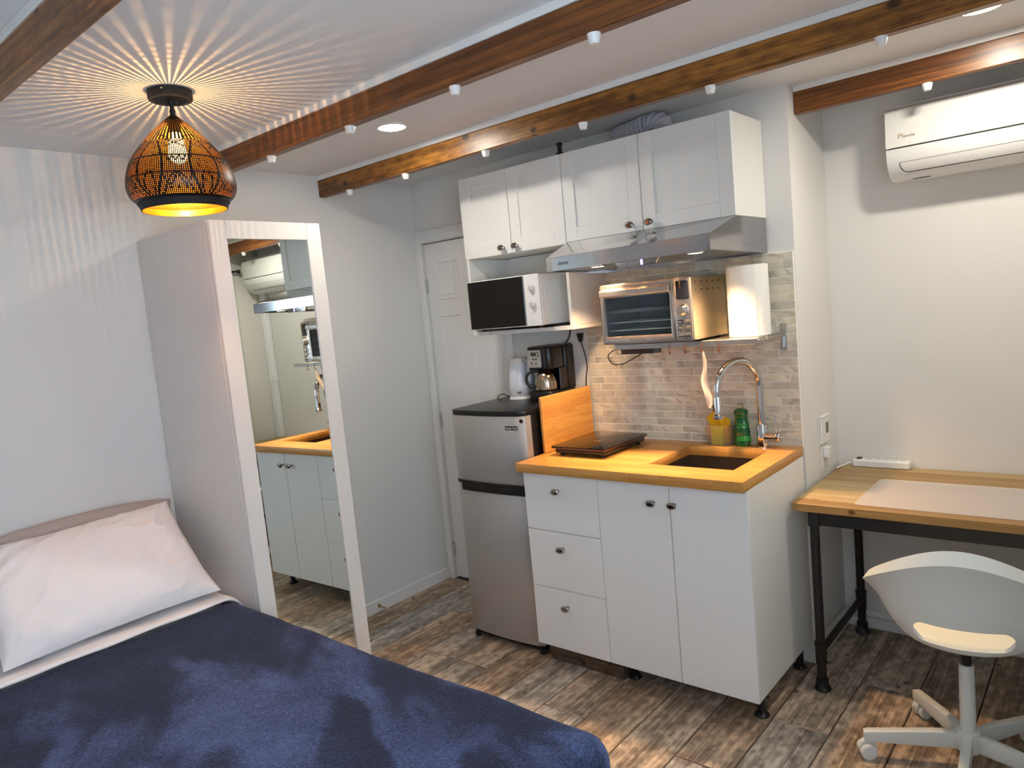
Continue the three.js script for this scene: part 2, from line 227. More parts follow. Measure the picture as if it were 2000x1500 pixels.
{
  const pts = [[0, 0], [0.0105, 0], [0.0125, 0.002], [0.0172, 0.021], [0.0172, 0.0245], [0, 0.0245]], spots = [[], [0.677, 1.151, 1.639, 2.118, 2.6], [0.228, 0.635, 1.124, 1.604, 2.097, 2.599], [2.584, 3.07]];
  const wh = ['', 'the beam behind the pendant', 'the beam before the upper cabinets', 'the beam before the air conditioner'], nth = ['first', 'second', 'third', 'fourth', 'fifth', 'sixth'];
  spots.forEach((row, i) => { let first; row.forEach((x, k) => { const label = 'small white cap under ' + wh[i] + ', ' + nth[k] + (i === 3 ? ' from the backsplash' : ' from the wardrobe wall'), at = [x, 2.2089 - 0.0245, beamZ[i] - 0.016]; if (!first) first = solo('beam_cap', label, 'cap', lathe(pts, at, 20), M.whitePlastic, at, 'white caps under ' + wh[i]); else copy(first, at, label); }); });
}
// ---------------------------------------------------------------- recessed lamps
function recessed(x, z, label, power = 1) {
  const g = thing('recessed_lamp', label, 'lamp', [x, H - 0.006, z], 'recessed ceiling lamps');
  part(g, 'trim_ring', lathe([[0.05, 0.0005], [0.05, 0.003], [0.0535, 0.0055], [0.063, 0.003], [0.064, 0], [0.05, 0]].map(([r, y]) => [r, H - y]), [x, 0, z], 40), M.trim);
  part(g, 'diffuser', lathe([[0, 0.0015], [0.0495, 0.0015], [0.0498, 0]].map(([r, y]) => [r, H - 0.001 - y]), [x, 0, z], 40), new THREE.MeshStandardMaterial({ color: '#ffffff', emissive: new THREE.Color().setRGB(1, 0.93, 0.8), emissiveIntensity: 1.6, roughness: 0.6 }));
  const l = new THREE.RectAreaLight(new THREE.Color().setRGB(...LAMP_COLOR), LAMP * power, 0.088, 0.088); l.position.set(0, 0.006 - 0.0045, 0); l.rotation.x = -Math.PI / 2; l.name = 'recessed_lamp_light'; g.add(l);
}
recessed(0.91, 0.915, 'round recessed ceiling lamp between the two long beams near the wardrobe', 0.9);
recessed(2.788, 0.259, 'round recessed ceiling lamp above the desk chair', 1.4);
// ---------------------------------------------------------------- perforated pendant lamp
{
  const x = 0.883, z = 1.78, g = thing('pendant_lamp', 'black perforated metal teardrop pendant lamp with gold lining', 'lamp', [x, 1.957, z]);
  part(g, 'ceiling_rose', lathe([[0, 2.2875], [0.061, 2.2875], [0.064, 2.291], [0.064, H - 0.0005], [0, H - 0.0005]], [x, 0, z], 48), M.blackMatte);
  part(g, 'stem', lathe([[0, 2.228], [0.012, 2.228], [0.012, 2.24], [0.007, 2.246], [0.009, 2.256], [0.006, 2.262], [0.006, 2.27], [0.0085, 2.276], [0.0085, 2.2885], [0, 2.2885]], [x, 0, z], 16), M.blackMatte);
  part(g, 'set_screw', bar([x + 0.045, 2.305, z + 0.045], [x + 0.049, 2.305, z + 0.049], 0.003), M.chrome);
  const prof = [[0.013, 2.236], [0.03, 2.2255], [0.085, 2.172], [0.131, 2.115], [0.1505, 2.072], [0.158, 2.033], [0.156, 2.01], [0.146, 1.99], [0.131, 1.978]];
  const curve = new THREE.SplineCurve(prof.map((p) => new THREE.Vector2(...p))), pts = curve.getSpacedPoints(48).map((p) => [p.x, p.y]);
  const W = 2048, Hh = 640, cv = document.createElement('canvas'); cv.width = W; cv.height = Hh; const c = cv.getContext('2d');
  c.fillStyle = '#fff'; c.fillRect(0, 0, W, Hh); c.fillStyle = '#000';
  const rowsN = 58, py = Hh / rowsN;
  for (let j = 1; j < rowsN - 1; j++) { const v = j / rowsN, up = v < 0.38, cols = up ? 58 : 172, px = W / cols; if (v < 0.06) continue; for (let i = 0; i < cols; i++) { const ph = up ? hash(i, 5, 77) : 0.5; c.beginPath(); c.ellipse((i + 0.5) * px, (j + ph) * py, px * (up ? 0.22 : 0.22), py * (up ? 0.36 : 0.28), 0, 0, 7); c.fill(); } }
  c.strokeStyle = '#fff'; c.lineCap = 'round';
  const n = 6, w = W / n, line = (lw, pts2) => { c.lineWidth = lw; c.beginPath(); pts2.forEach(([a, b], i) => (i ? c.lineTo(a, b) : c.moveTo(a, b))); c.stroke(); };
  const curveLine = (lw, fn, m = 40) => line(lw, Array.from({ length: m + 1 }, (_, i) => fn(i / m)));
  for (let k = -1; k <= n; k++) {
    const X = (u) => (k + u) * w, Y = (v) => v * Hh;
    for (const s of [-1, 1]) {
      curveLine(15, (t) => [X(0.5 + s * (0.1 + 0.16 * Math.sin(Math.PI * t))), Y(0.42 + 0.54 * t)]);       // almond windows
      curveLine(9, (t) => [X(0.5 + s * 0.07 * Math.sin(Math.PI * t) + s * 0.03), Y(0.74 + 0.22 * t)]);
    }
    curveLine(5, (t) => [X(t), Y(0.43 - 0.1 * Math.sin(Math.PI * t))]); for (const s of [-1, 1]) curveLine(5, (t) => [X(0.5 + s * 0.07 * t), Y(0.2 + 0.14 * t)]);
    curveLine(8, (t) => [X(-0.22 + 0.44 * t), Y(0.5 - 0.1 * t)]); curveLine(8, (t) => [X(-0.22 + 0.44 * t), Y(0.4 + 0.1 * t)]);
    for (const o of [-0.18, -0.06, 0.06]) curveLine(7, (t) => [X(o + 0.12 * t), Y(0.6 + 0.05 * Math.sin(Math.PI * t))]);
    for (const o of [-0.26, 0]) curveLine(8, (t) => [X(o + 0.26 * t), Y(0.76 + 0.11 * Math.sin(Math.PI * t))]);
    curveLine(8, (t) => [X(-0.26 + 0.52 * t), Y(0.94 - 0.17 * Math.sin(Math.PI * t))]);
    for (const [u, v] of [[0, 0.9], [-0.13, 0.9], [0.13, 0.9], [0.3, 0.955], [0.7, 0.955]]) { c.fillStyle = '#fff'; c.beginPath(); c.arc(X(u), Y(v), 9, 0, 7); c.fill(); }
  }
  line(10, [[0, 0.6 * Hh], [W, 0.6 * Hh]]); line(10, [[0, 0.76 * Hh], [W, 0.76 * Hh]]); line(26, [[0, 0.985 * Hh], [W, 0.985 * Hh]]); line(36, [[0, 0.01 * Hh], [W, 0.01 * Hh]]);
  const holes = new THREE.CanvasTexture(cv); holes.wrapS = THREE.RepeatWrapping; holes.magFilter = THREE.LinearFilter;
  // lathe u runs round, v from the first profile point (top) to the last: canvas row 0 is v = 1, so flip
  const lat = (dr) => { const gg = new THREE.LatheGeometry(pts.map(([r, y]) => new THREE.Vector2(r - dr, y)), 96); const uv = gg.attributes.uv; for (let i = 0; i < uv.count; i++) uv.setY(i, 1 - uv.getY(i)); return gg.translate(x, 0, z); };
  const sh = part(g, 'shade', lat(0), new THREE.MeshStandardMaterial({ color: '#17110d', roughness: 0.42, metalness: 0.3, alphaMap: holes, alphaTest: 0.5, side: THREE.DoubleSide }));
  part(sh, 'shade_lining', lat(0.0005), new THREE.MeshStandardMaterial({ color: '#b8842f', roughness: 0.36, metalness: 0.8, alphaMap: holes, alphaTest: 0.5, side: THREE.DoubleSide }), 'gold lining inside the shade');
  part(g, 'shade_cap', lathe([[0.011, 2.24], [0.0155, 2.238], [0.028, 2.2265], [0.026, 2.225], [0.011, 2.233]], [x, 0, z], 32), M.blackMatte);
  part(g, 'rim', lathe([[0.132, 1.981], [0.134, 1.977], [0.1285, 1.969], [0.124, 1.957], [0.121, 1.957], [0.1255, 1.97], [0.130, 1.979]], [x, 0, z], 64), M.blackMatte);
  part(g, 'rim_lining', lathe([[0.1205, 1.9572], [0.125, 1.97], [0.1297, 1.979]], [x, 0, z], 64), new THREE.MeshStandardMaterial({ color: '#e0a038', roughness: 0.34, metalness: 0.85, side: THREE.DoubleSide }));
  part(g, 'socket', lathe([[0, 2.19], [0.017, 2.19], [0.019, 2.2], [0.017, 2.225], [0, 2.228]], [x, 0, z], 20), M.blackMatte);
  part(g, 'bulb', lathe([[0, 2.098], [0.013, 2.101], [0.024, 2.112], [0.028, 2.13], [0.024, 2.155], [0.015, 2.178], [0.0135, 2.19]], [x, 0, z], 24, 1), new THREE.MeshPhysicalMaterial({ color: '#ffdca0', emissive: new THREE.Color().setRGB(1, 0.62, 0.22), emissiveIntensity: 4, roughness: 0.1 }));
  for (const y of [2.1, 2.1075, 2.1165, 2.124, 2.1345, 2.1415, 2.1525, 2.1605]) { const l = new THREE.PointLight(new THREE.Color().setRGB(...PENDANT_COLOR), PENDANT / 8); l.position.set(0, y - 1.957, 0); l.castShadow = true; l.shadow.radius = 0.035; l.name = 'pendant_bulb_light'; g.add(l); }
}

// ---------------------------------------------------------------- wardrobe with mirror door
{
  const z0 = 1.073, z1 = 1.558, y1 = 1.978, g = thing('wardrobe', 'tall narrow white wardrobe with mirror door beside the bed', 'wardrobe', [0.3, 0, 1.315]);
  part(g, 'side_panel', bx(0.016, 0.578, 0.0, y1, z1 - 0.018, z1, 0.001, 1), M.wardrobe); part(g, 'side_panel', bx(0.016, 0.578, 0.0, y1, z0, z0 + 0.018, 0.001, 1), M.wardrobe);
  part(g, 'top_panel', bx(0.016, 0.578, y1 - 0.018, y1 - 0.0005, z0 + 0.018, z1 - 0.018, 0.001), M.wardrobe); part(g, 'bottom_panel', bx(0.016, 0.578, 0.06, 0.078, z0 + 0.018, z1 - 0.018, 0.001), M.wardrobe);
  part(g, 'back_panel', bx(0.016, 0.02, 0.06, y1 - 0.018, z0 + 0.018, z1 - 0.018, 0), M.wardrobe); part(g, 'plinth', bx(0.54, 0.556, 0, 0.06, z0 + 0.018, z1 - 0.018, 0.001), M.wardrobe);
  const d0 = z0 + 0.001, d1 = z1 - 0.001, dy0 = 0.03, dy1 = y1 - 0.001, s = 0.068, xa = 0.581, xb = 0.6;
  part(g, 'mirror', bx(0.586, 0.5935, dy0 + s - 0.006, dy1 - s + 0.006, d0 + s - 0.006, d1 - s + 0.006, 0.0003), M.mirror);
  part(g, 'door_stile', bx(xa, xb, dy0, dy1, d1 - s, d1, 0.0025, 1), M.wardrobe); part(g, 'door_stile', bx(xa, xb, dy0, dy1, d0, d0 + s, 0.0025, 1, [0.3, 0.2]), M.wardrobe);
  part(g, 'door_rail', bx(xa, xb - 0.0006, dy1 - s, dy1, d0 + s, d1 - s, 0.0015, 2), M.wardrobe); part(g, 'door_rail', bx(xa, xb - 0.0006, dy0, dy0 + s, d0 + s, d1 - s, 0.0015, 2), M.wardrobe);
  g.rotation.set(0, 0.0068, 0.0075); g.position.y = 0.0024;   // it stands a touch askew, which turns the picture in the mirror
}
// ---------------------------------------------------------------- upper cabinets
const knobPts = [[0, 0], [0.006, 0], [0.0055, 0.002], [0.0042, 0.005], [0.0046, 0.012], [0.0095, 0.016], [0.0128, 0.0195], [0.0132, 0.0225], [0.011, 0.0258], [0.006, 0.028], [0, 0.0285]];
const knob = (parent, x, y, z) => part(parent, 'knob', turned(knobPts.map(([a, b]) => [a * 1.15, b * 1.15]), [0, 0, 0], [0, 0, 1], 24).scale(1.25, 0.88, 1).translate(x, y, z), M.nickel, 'round polished nickel knob');
function shaker(parent, x0, x1, y0, y1, zf, kx, ky) {
  const s = 0.058, t = 0.018, a = zf - t;
  const d = part(parent, 'door', merge([bx(x0, x0 + s, y0, y1, a, zf, 0.0018), bx(x1 - s, x1, y0, y1, a, zf, 0.0018), bx(x0 + s - 0.001, x1 - s + 0.001, y1 - s, y1, a, zf - 0.0002, 0.0018), bx(x0 + s - 0.001, x1 - s + 0.001, y0, y0 + s, a, zf - 0.0002, 0.0018)]), M.cabinet);
  part(d, 'door_panel', prismZ([[x0 + s - 0.002, y0 + s - 0.002], [x1 - s + 0.002, y0 + s - 0.002], [x1 - s + 0.002, y1 - s + 0.002], [x0 + s - 0.002, y1 - s + 0.002]], a + 0.003, zf - 0.0072, 0.0025, 0), M.cabinet);
  knob(d, kx, ky, zf); return d;
}
const yu1 = 2.1995;
{
  const a = thing('upper_cabinet', 'white wall cabinet with two narrow doors above the microwave', 'cabinet', [0.96, 1.8174, 0.15]);
  part(a, 'body', bx(0.6576, 1.2605, 1.8185, yu1 - 0.001, 0.002, 0.279, 0.001), M.cabinetBody);
  shaker(a, 0.6556, 0.9522, 1.8174, yu1, 0.298, 0.907, 1.846); shaker(a, 0.9552, 1.261, 1.8174, yu1, 0.298, 0.988, 1.846);
  const b = thing('upper_cabinet', 'white wall cabinet with two wide doors above the range hood', 'cabinet', [1.644, 1.824, 0.15]);
  part(b, 'body', bx(1.2635, 2.0255, 1.8246, yu1 - 0.001, 0.002, 0.279, 0.001), M.cabinetBody);
  shaker(b, 1.2642, 1.6402, 1.8246, yu1, 0.298, 1.593, 1.851); shaker(b, 1.6432, 2.0255, 1.8246, yu1, 0.298, 1.679, 1.851);
}
{   // things on top of the cabinets
  const pth = [[1.665, 2.2, 0.13], [1.67, 2.235, 0.125], [1.635, 2.262, 0.12], [1.57, 2.262, 0.11], [1.5, 2.262, 0.095], [1.43, 2.262, 0.075]], cur = new THREE.CatmullRomCurve3(pth.map((p) => new THREE.Vector3(...p))), F = cur.computeFrenetFrames(180, false);
  const geo = grid(20, 180, (u, v) => { const i = Math.round(v * 180), p = cur.getPointAt(v), r = 0.042 + 0.008 * Math.cos(v * Math.PI * 2 * 13) * sm(0.75, 0.5, v), a = u * 2 * Math.PI; return [0, 1, 2].map((k) => p.getComponent(k) + r * (Math.cos(a) * F.normals[i].getComponent(k) + Math.sin(a) * F.binormals[i].getComponent(k))); });
  geo.computeBoundingBox(); geo.translate(0, 2.2005 - geo.boundingBox.min.y, 0); geo.computeBoundingBox(); if (geo.boundingBox.max.y > H - 0.002) { const s = (H - 0.002 - 2.2005) / (geo.boundingBox.max.y - 2.2005); geo.translate(0, -2.2005, 0); geo.scale(1, s, 1); geo.translate(0, 2.2005, 0); geo.computeVertexNormals(); }
  solo('exhaust_hose', 'grey ribbed flexible exhaust hose lying on top of the upper cabinets', 'hose', geo, std('#b4b1ba', 0.55, { side: THREE.DoubleSide }), [1.55, 2.2005, 0.1]);
  solo('bracket', 'small black bracket standing on top of the upper cabinets', 'bracket', merge([bx(1.236, 1.262, yu1 + 0.0005, yu1 + 0.012, 0.262, 0.284), bx(1.243, 1.259, yu1 + 0.01, yu1 + 0.045, 0.268, 0.28), bx(1.241, 1.261, yu1 + 0.04, yu1 + 0.052, 0.264, 0.284)]), M.black, [1.25, yu1 + 0.0005, 0.27]);
}
// ---------------------------------------------------------------- open shelf with the microwave
{
  const g = thing('open_wall_shelf', 'open white wall shelf box holding the microwave', 'shelf', [0.96, 1.447, 0.15]);
  part(g, 'side_panel', bx(0.664, 0.68, 1.4655, 1.8165, 0.002, 0.3, 0.001), M.cabinetBody); part(g, 'side_panel', bx(1.2465, 1.2625, 1.4655, 1.8165, 0.01, 0.3, 0.001), M.cabinetBody);
  part(g, 'bottom_board', bx(0.664, 1.2625, 1.447, 1.465, 0.011, 0.302, 0.001), M.cabinetBody); part(g, 'back_board', bx(0.68, 1.2465, 1.4655, 1.8165, 0.011, 0.016, 0.0005), M.cabinetBody);
  const m = thing('microwave', 'white microwave with black glass door on open shelf', 'microwave', [0.92, 1.4652, 0.2]);
  const x0 = 0.709, x1 = 1.139, y0 = 1.4775, y1 = 1.706, zb = 0.045, zf = 0.345;
  part(m, 'body', bx(x0 + 0.004, x1 - 0.002, y0, y1 - 0.003, zb, zf, 0.004), M.whitePlastic);
  part(m, 'side_recess', merge([bx(x1 - 0.003, x1 - 0.0005, y0 + 0.025, y1 - 0.03, 0.08, 0.32, 0.002)]), M.whitePlastic);
  const dr = part(m, 'door', bx(x0, 1.053, y0 - 0.001, y1, zf + 0.0005, zf + 0.016, 0.0025), M.whitePlastic);
  part(dr, 'door_glass', bx(x0 + 0.003, 1.0525, y0 + 0.003, y1 - 0.004, zf + 0.012, zf + 0.0185, 0.0015), phy('#0b0b0d', 0.12));
  part(m, 'control_panel', bx(1.0545, x1, y0 - 0.001, y1, zf + 0.0005, zf + 0.017, 0.003), M.whitePlastic);
  for (const y of [1.645, 1.571]) { const k = part(m, 'dial', turned([[0, 0], [0.0165, 0], [0.0165, 0.003], [0.0145, 0.005], [0.0135, 0.014], [0.012, 0.0155], [0, 0.0155]], [1.1, y, zf + 0.017], [0, 0, 1], 28), std('#d9d7d4', 0.4)); part(k, 'dial_pointer', bx(1.0975, 1.1025, y - 0.012, y + 0.012, zf + 0.031, zf + 0.0365, 0.001), std('#b9b6b4', 0.4)); }
  part(m, 'open_button', turned([[0, 0], [0.017, 0], [0.018, 0.0015], [0.016, 0.002], [0.0155, 0.001], [0, 0.001]], [1.1, 1.507, zf + 0.0168], [0, 0, 1], 28), M.whitePlastic);
  for (const [x, z] of [[0.75, 0.08], [1.1, 0.08], [0.75, 0.31], [1.1, 0.31]]) part(m, 'foot', bar([x, 1.4652, z], [x, y0 + 0.001, z], 0.011), M.blackMatte);
  part(m, 'base_tray', bx(x0 + 0.012, x1 - 0.006, y0 - 0.004, y0 + 0.0005, zb + 0.01, zf - 0.004, 0.001), M.blackMatte);
}
// ---------------------------------------------------------------- range hood
function lettering(parent, text, w, h, at, opts = {}) {
  const cv = document.createElement('canvas'), k = 512 / Math.max(w, h); cv.width = Math.round(w * k); cv.height = Math.round(h * k); const c = cv.getContext('2d');
  c.clearRect(0, 0, cv.width, cv.height); if (opts.back) { c.fillStyle = opts.back; c.fillRect(0, 0, cv.width, cv.height); }
  if (opts.draw) opts.draw(c, cv.width, cv.height);
  if (text) { c.fillStyle = opts.color ?? '#333'; c.textAlign = 'center'; c.textBaseline = 'middle'; let fs = cv.height * (opts.size ?? 0.8); c.font = (opts.weight ?? 'bold') + ' ' + fs + 'px ' + (opts.font ?? 'sans-serif'); const tw = c.measureText(text).width; if (tw > cv.width * 0.96) { fs *= cv.width * 0.96 / tw; c.font = (opts.weight ?? 'bold') + ' ' + fs + 'px ' + (opts.font ?? 'sans-serif'); } c.fillText(text, cv.width * (opts.tx ?? 0.5), cv.height * (opts.ty ?? 0.52)); }
  const t = new THREE.CanvasTexture(cv); t.colorSpace = THREE.SRGBColorSpace; t.magFilter = THREE.LinearFilter;
  const geo = new THREE.PlaneGeometry(w, h); if (opts.rx) geo.rotateX(opts.rx); if (opts.ry) geo.rotateY(opts.ry); geo.translate(...at);
  return part(parent, opts.name ?? 'lettering', geo, new THREE.MeshStandardMaterial({ map: t, transparent: !opts.back, roughness: opts.rough ?? 0.5 }), opts.label);
}
{
  const xl = 1.2665, xr = 2.0255, zl = 0.462, zr = 0.532, g = thing('range_hood', 'stainless steel range hood under the wide wall cabinet', 'hood', [1.646, 1.68, 0.25]);
  const yb = 1.687, ym = 1.7, yn = 1.755, yt = 1.8238, zt = 0.3;
  const P = (x, y, z) => [x, y, z], zn = (x) => mix(zl, zr, (x - xl) / (xr - xl));
  const quad = (a, b, c, d) => { const G = new THREE.BufferGeometry(); const A = [a, b, c, a, c, d]; G.setAttribute('position', new THREE.Float32BufferAttribute(A.flat(), 3)); G.setAttribute('uv', new THREE.Float32BufferAttribute(A.flatMap((p) => [p[0], p[1] + p[2]]), 2)); G.computeVertexNormals(); return G; };
  const L = [P(xl, yb, 0.011), P(xl, ym, zl), P(xl, yn, zl), P(xl, yt, zt), P(xl, yt, 0.011)], R = L.map(([, y, z], i) => P(xr, y, i === 1 || i === 2 ? zr : z));
  const fan = (p) => { const G = new THREE.BufferGeometry(), A = []; for (let i = 1; i + 1 < p.length; i++) A.push(...p[0], ...p[i], ...p[i + 1]); G.setAttribute('position', new THREE.Float32BufferAttribute(A, 3)); const U = []; for (let i = 0; i < A.length; i += 3) U.push(A[i + 2], A[i + 1]); G.setAttribute('uv', new THREE.Float32BufferAttribute(U, 2)); G.computeVertexNormals(); return G; };
  part(g, 'canopy', merge([quad(L[1], R[1], R[2], L[2]), quad(L[2], R[2], R[3], L[3]), quad(L[3], R[3], R[4], L[4]), fan([...L].reverse()), fan(R), quad(L[4], R[4], R[0], L[0])]), new THREE.MeshStandardMaterial({ color: '#aaa9aa', metalness: 1, roughness: 0.12, side: THREE.DoubleSide }));
  part(g, 'front_lip', merge([quad(P(xl, ym, zl), P(xl, ym, zl - 0.012), P(xr, ym, zr - 0.012), P(xr, ym, zr)), quad(P(xl, yn - 0.0015, zl + 0.0006), P(xr, yn - 0.0015, zr + 0.0006), P(xr, yn + 0.001, zr - 0.002), P(xl, yn + 0.001, zl - 0.002))]), M.steel);
  part(g, 'underside_panel', quad(P(xl + 0.004, yb + 0.007, 0.013), P(xr - 0.004, yb + 0.007, 0.013), P(xr - 0.004, ym + 0.006, zr - 0.006), P(xl + 0.004, ym + 0.006, zl - 0.006)), new THREE.MeshStandardMaterial({ color: '#b2aaa2', metalness: 1, roughness: 0.16, side: THREE.DoubleSide }));
  const warm = new THREE.MeshStandardMaterial({ color: '#ffffff', emissive: new THREE.Color().setRGB(1, 0.82, 0.55), emissiveIntensity: 3, roughness: 0.5 });
  for (const [x, z] of [[1.47, 0.385], [1.915, 0.42]]) {
    const y = mix(yb, ym, z / 0.5) + 0.004;
    const b = part(g, 'lamp_bezel', lathe([[0.026, 0.002], [0.026, -0.003], [0.032, -0.002], [0.033, 0.003]], [x, y, z], 32), M.chrome); part(b, 'lamp_lens', lathe([[0, -0.0015], [0.0255, -0.0015], [0.0257, 0.001]], [x, y, z], 32), warm);
    const s = new THREE.SpotLight(new THREE.Color().setRGB(...HOOD_COLOR), HOOD, 0, 0.95, 0.7); s.position.set(x - 1.646, y - 0.006 - 1.68, z - 0.25); s.target.position.set(x - 1.646, y - 1 - 1.68, z - 0.25 - 0.16); s.castShadow = true; s.shadow.radius = 1.1; s.name = 'hood_lamp_light'; g.add(s, s.target);
  }
  const cp = part(g, 'control_panel', prismZ([[1.6, 1.6985], [1.79, 1.7015], [1.775, 1.679], [1.615, 1.676]], 0.452, 0.464, 0.001), new THREE.MeshStandardMaterial({ color: '#a9a6a2', metalness: 1, roughness: 0.22 }));
  for (let i = 0; i < 5; i++) part(cp, 'button', bar([1.632 + i * 0.015, 1.6885, 0.463], [1.632 + i * 0.015, 1.6885, 0.4655], 0.0042), M.chrome);
  part(cp, 'display', bx(1.712, 1.722, 1.681, 1.7, 0.463, 0.465, 0.0005), new THREE.MeshStandardMaterial({ color: '#202040', emissive: new THREE.Color().setRGB(0.25, 0.2, 1), emissiveIntensity: 1.2 }), 'small blue lit display');
  const ry = -Math.atan2(zr - zl, xr - xl); lettering(g, 'VEKTRA', 0.062, 0.016, [1.36, 1.7265, zn(1.36) + 0.0012], { color: '#3a3a3c', ry, size: 0.9 });
}

// ---------------------------------------------------------------- toaster oven on the steel wall shelf
{
  const s = thing('wall_shelf', 'narrow stainless steel wall shelf with hook rail under the toaster oven', 'shelf', [1.75, 1.3, 0.13]);
  part(s, 'shelf_plate', bx(1.452, 2.064, 1.366, 1.369, 0.012, 0.272, 0.0005), M.steel); part(s, 'front_rail', bx(1.452, 2.064, 1.347, 1.3695, 0.272, 0.279, 0.0015), M.steel); part(s, 'back_rail', bx(1.452, 2.064, 1.352, 1.366, 0.012, 0.018, 0.001), M.steel);
  part(s, 'side_rod', bar([2.072, 1.36, 0.278], [2.072, 1.36, 0.012], 0.0065), M.steel); part(s, 'rod_clip', merge([bar([2.058, 1.36, 0.2], [2.08, 1.36, 0.2], 0.0035), tube([[2.072, 1.371, 0.19], [2.072, 1.36, 0.183], [2.072, 1.349, 0.19], [2.072, 1.36, 0.197]], 0.0018, 24, 8, true)]), M.steel);
  for (const x of [1.47, 2.072]) part(s, 'bracket', merge([bx(x - 0.011, x + 0.011, 1.3, 1.404, 0.0104, 0.0135, 0.0008), bx(x - 0.0015, x + 0.0015, 1.31, 1.3655, 0.0135, 0.03, 0.0005)]), M.steel);
  for (const x of [1.71, 1.778, 1.848, 1.919]) {
    const h = [[x, 1.362, 0.2815], [x, 1.3455, 0.2835], [x, 1.335, 0.286], [x, 1.3255, 0.2835], [x, 1.323, 0.2775], [x, 1.328, 0.2745]];
    const o = thing('utensil_hook', { 1.71: 'small empty copper hook on the shelf rail, farthest from the paper towel', 1.778: 'small empty copper hook on the shelf rail, next left of the strap hook', 1.848: 'small copper hook on the shelf rail holding the beige strap', 1.919: 'small empty copper hook on the shelf rail, just below the paper towel' }[x], 'hook', [x, 1.322, 0.282], 'copper hooks on the shelf rail');
    part(o, 'hook_wire', tube(h, 0.0018, 28, 8), M.copper); part(o, 'hook_tip', norm(new THREE.SphereGeometry(0.003, 10, 8)).translate(x, 1.328, 0.2745), M.copper);
  }
  solo('fabric_strap', 'narrow beige fabric strap hanging from a copper hook', 'strap', (() => { const g = grid(2, 60, (u, v) => { const y = 1.327 - v * 0.232, a = Math.sin(v * 7) * 0.9 * (0.3 + v), w = mix(0.006, 0.0135, sm(0, 0.3, v)), o = Math.sin(v * 9) * 0.005; return [1.848 + o + (u - 0.5) * 2 * w * Math.cos(a) - v * 0.012, y, 0.276 - v * 0.05 + (u - 0.5) * 2 * w * Math.sin(a), u * 0.02, v * 0.25]; }); const b = g.clone(); b.translate(0, 0, -0.0012); return merge([g, b]); })(), std('#dcd2c6', 0.9, { side: THREE.DoubleSide }), [1.84, 1.1, 0.27]);
}
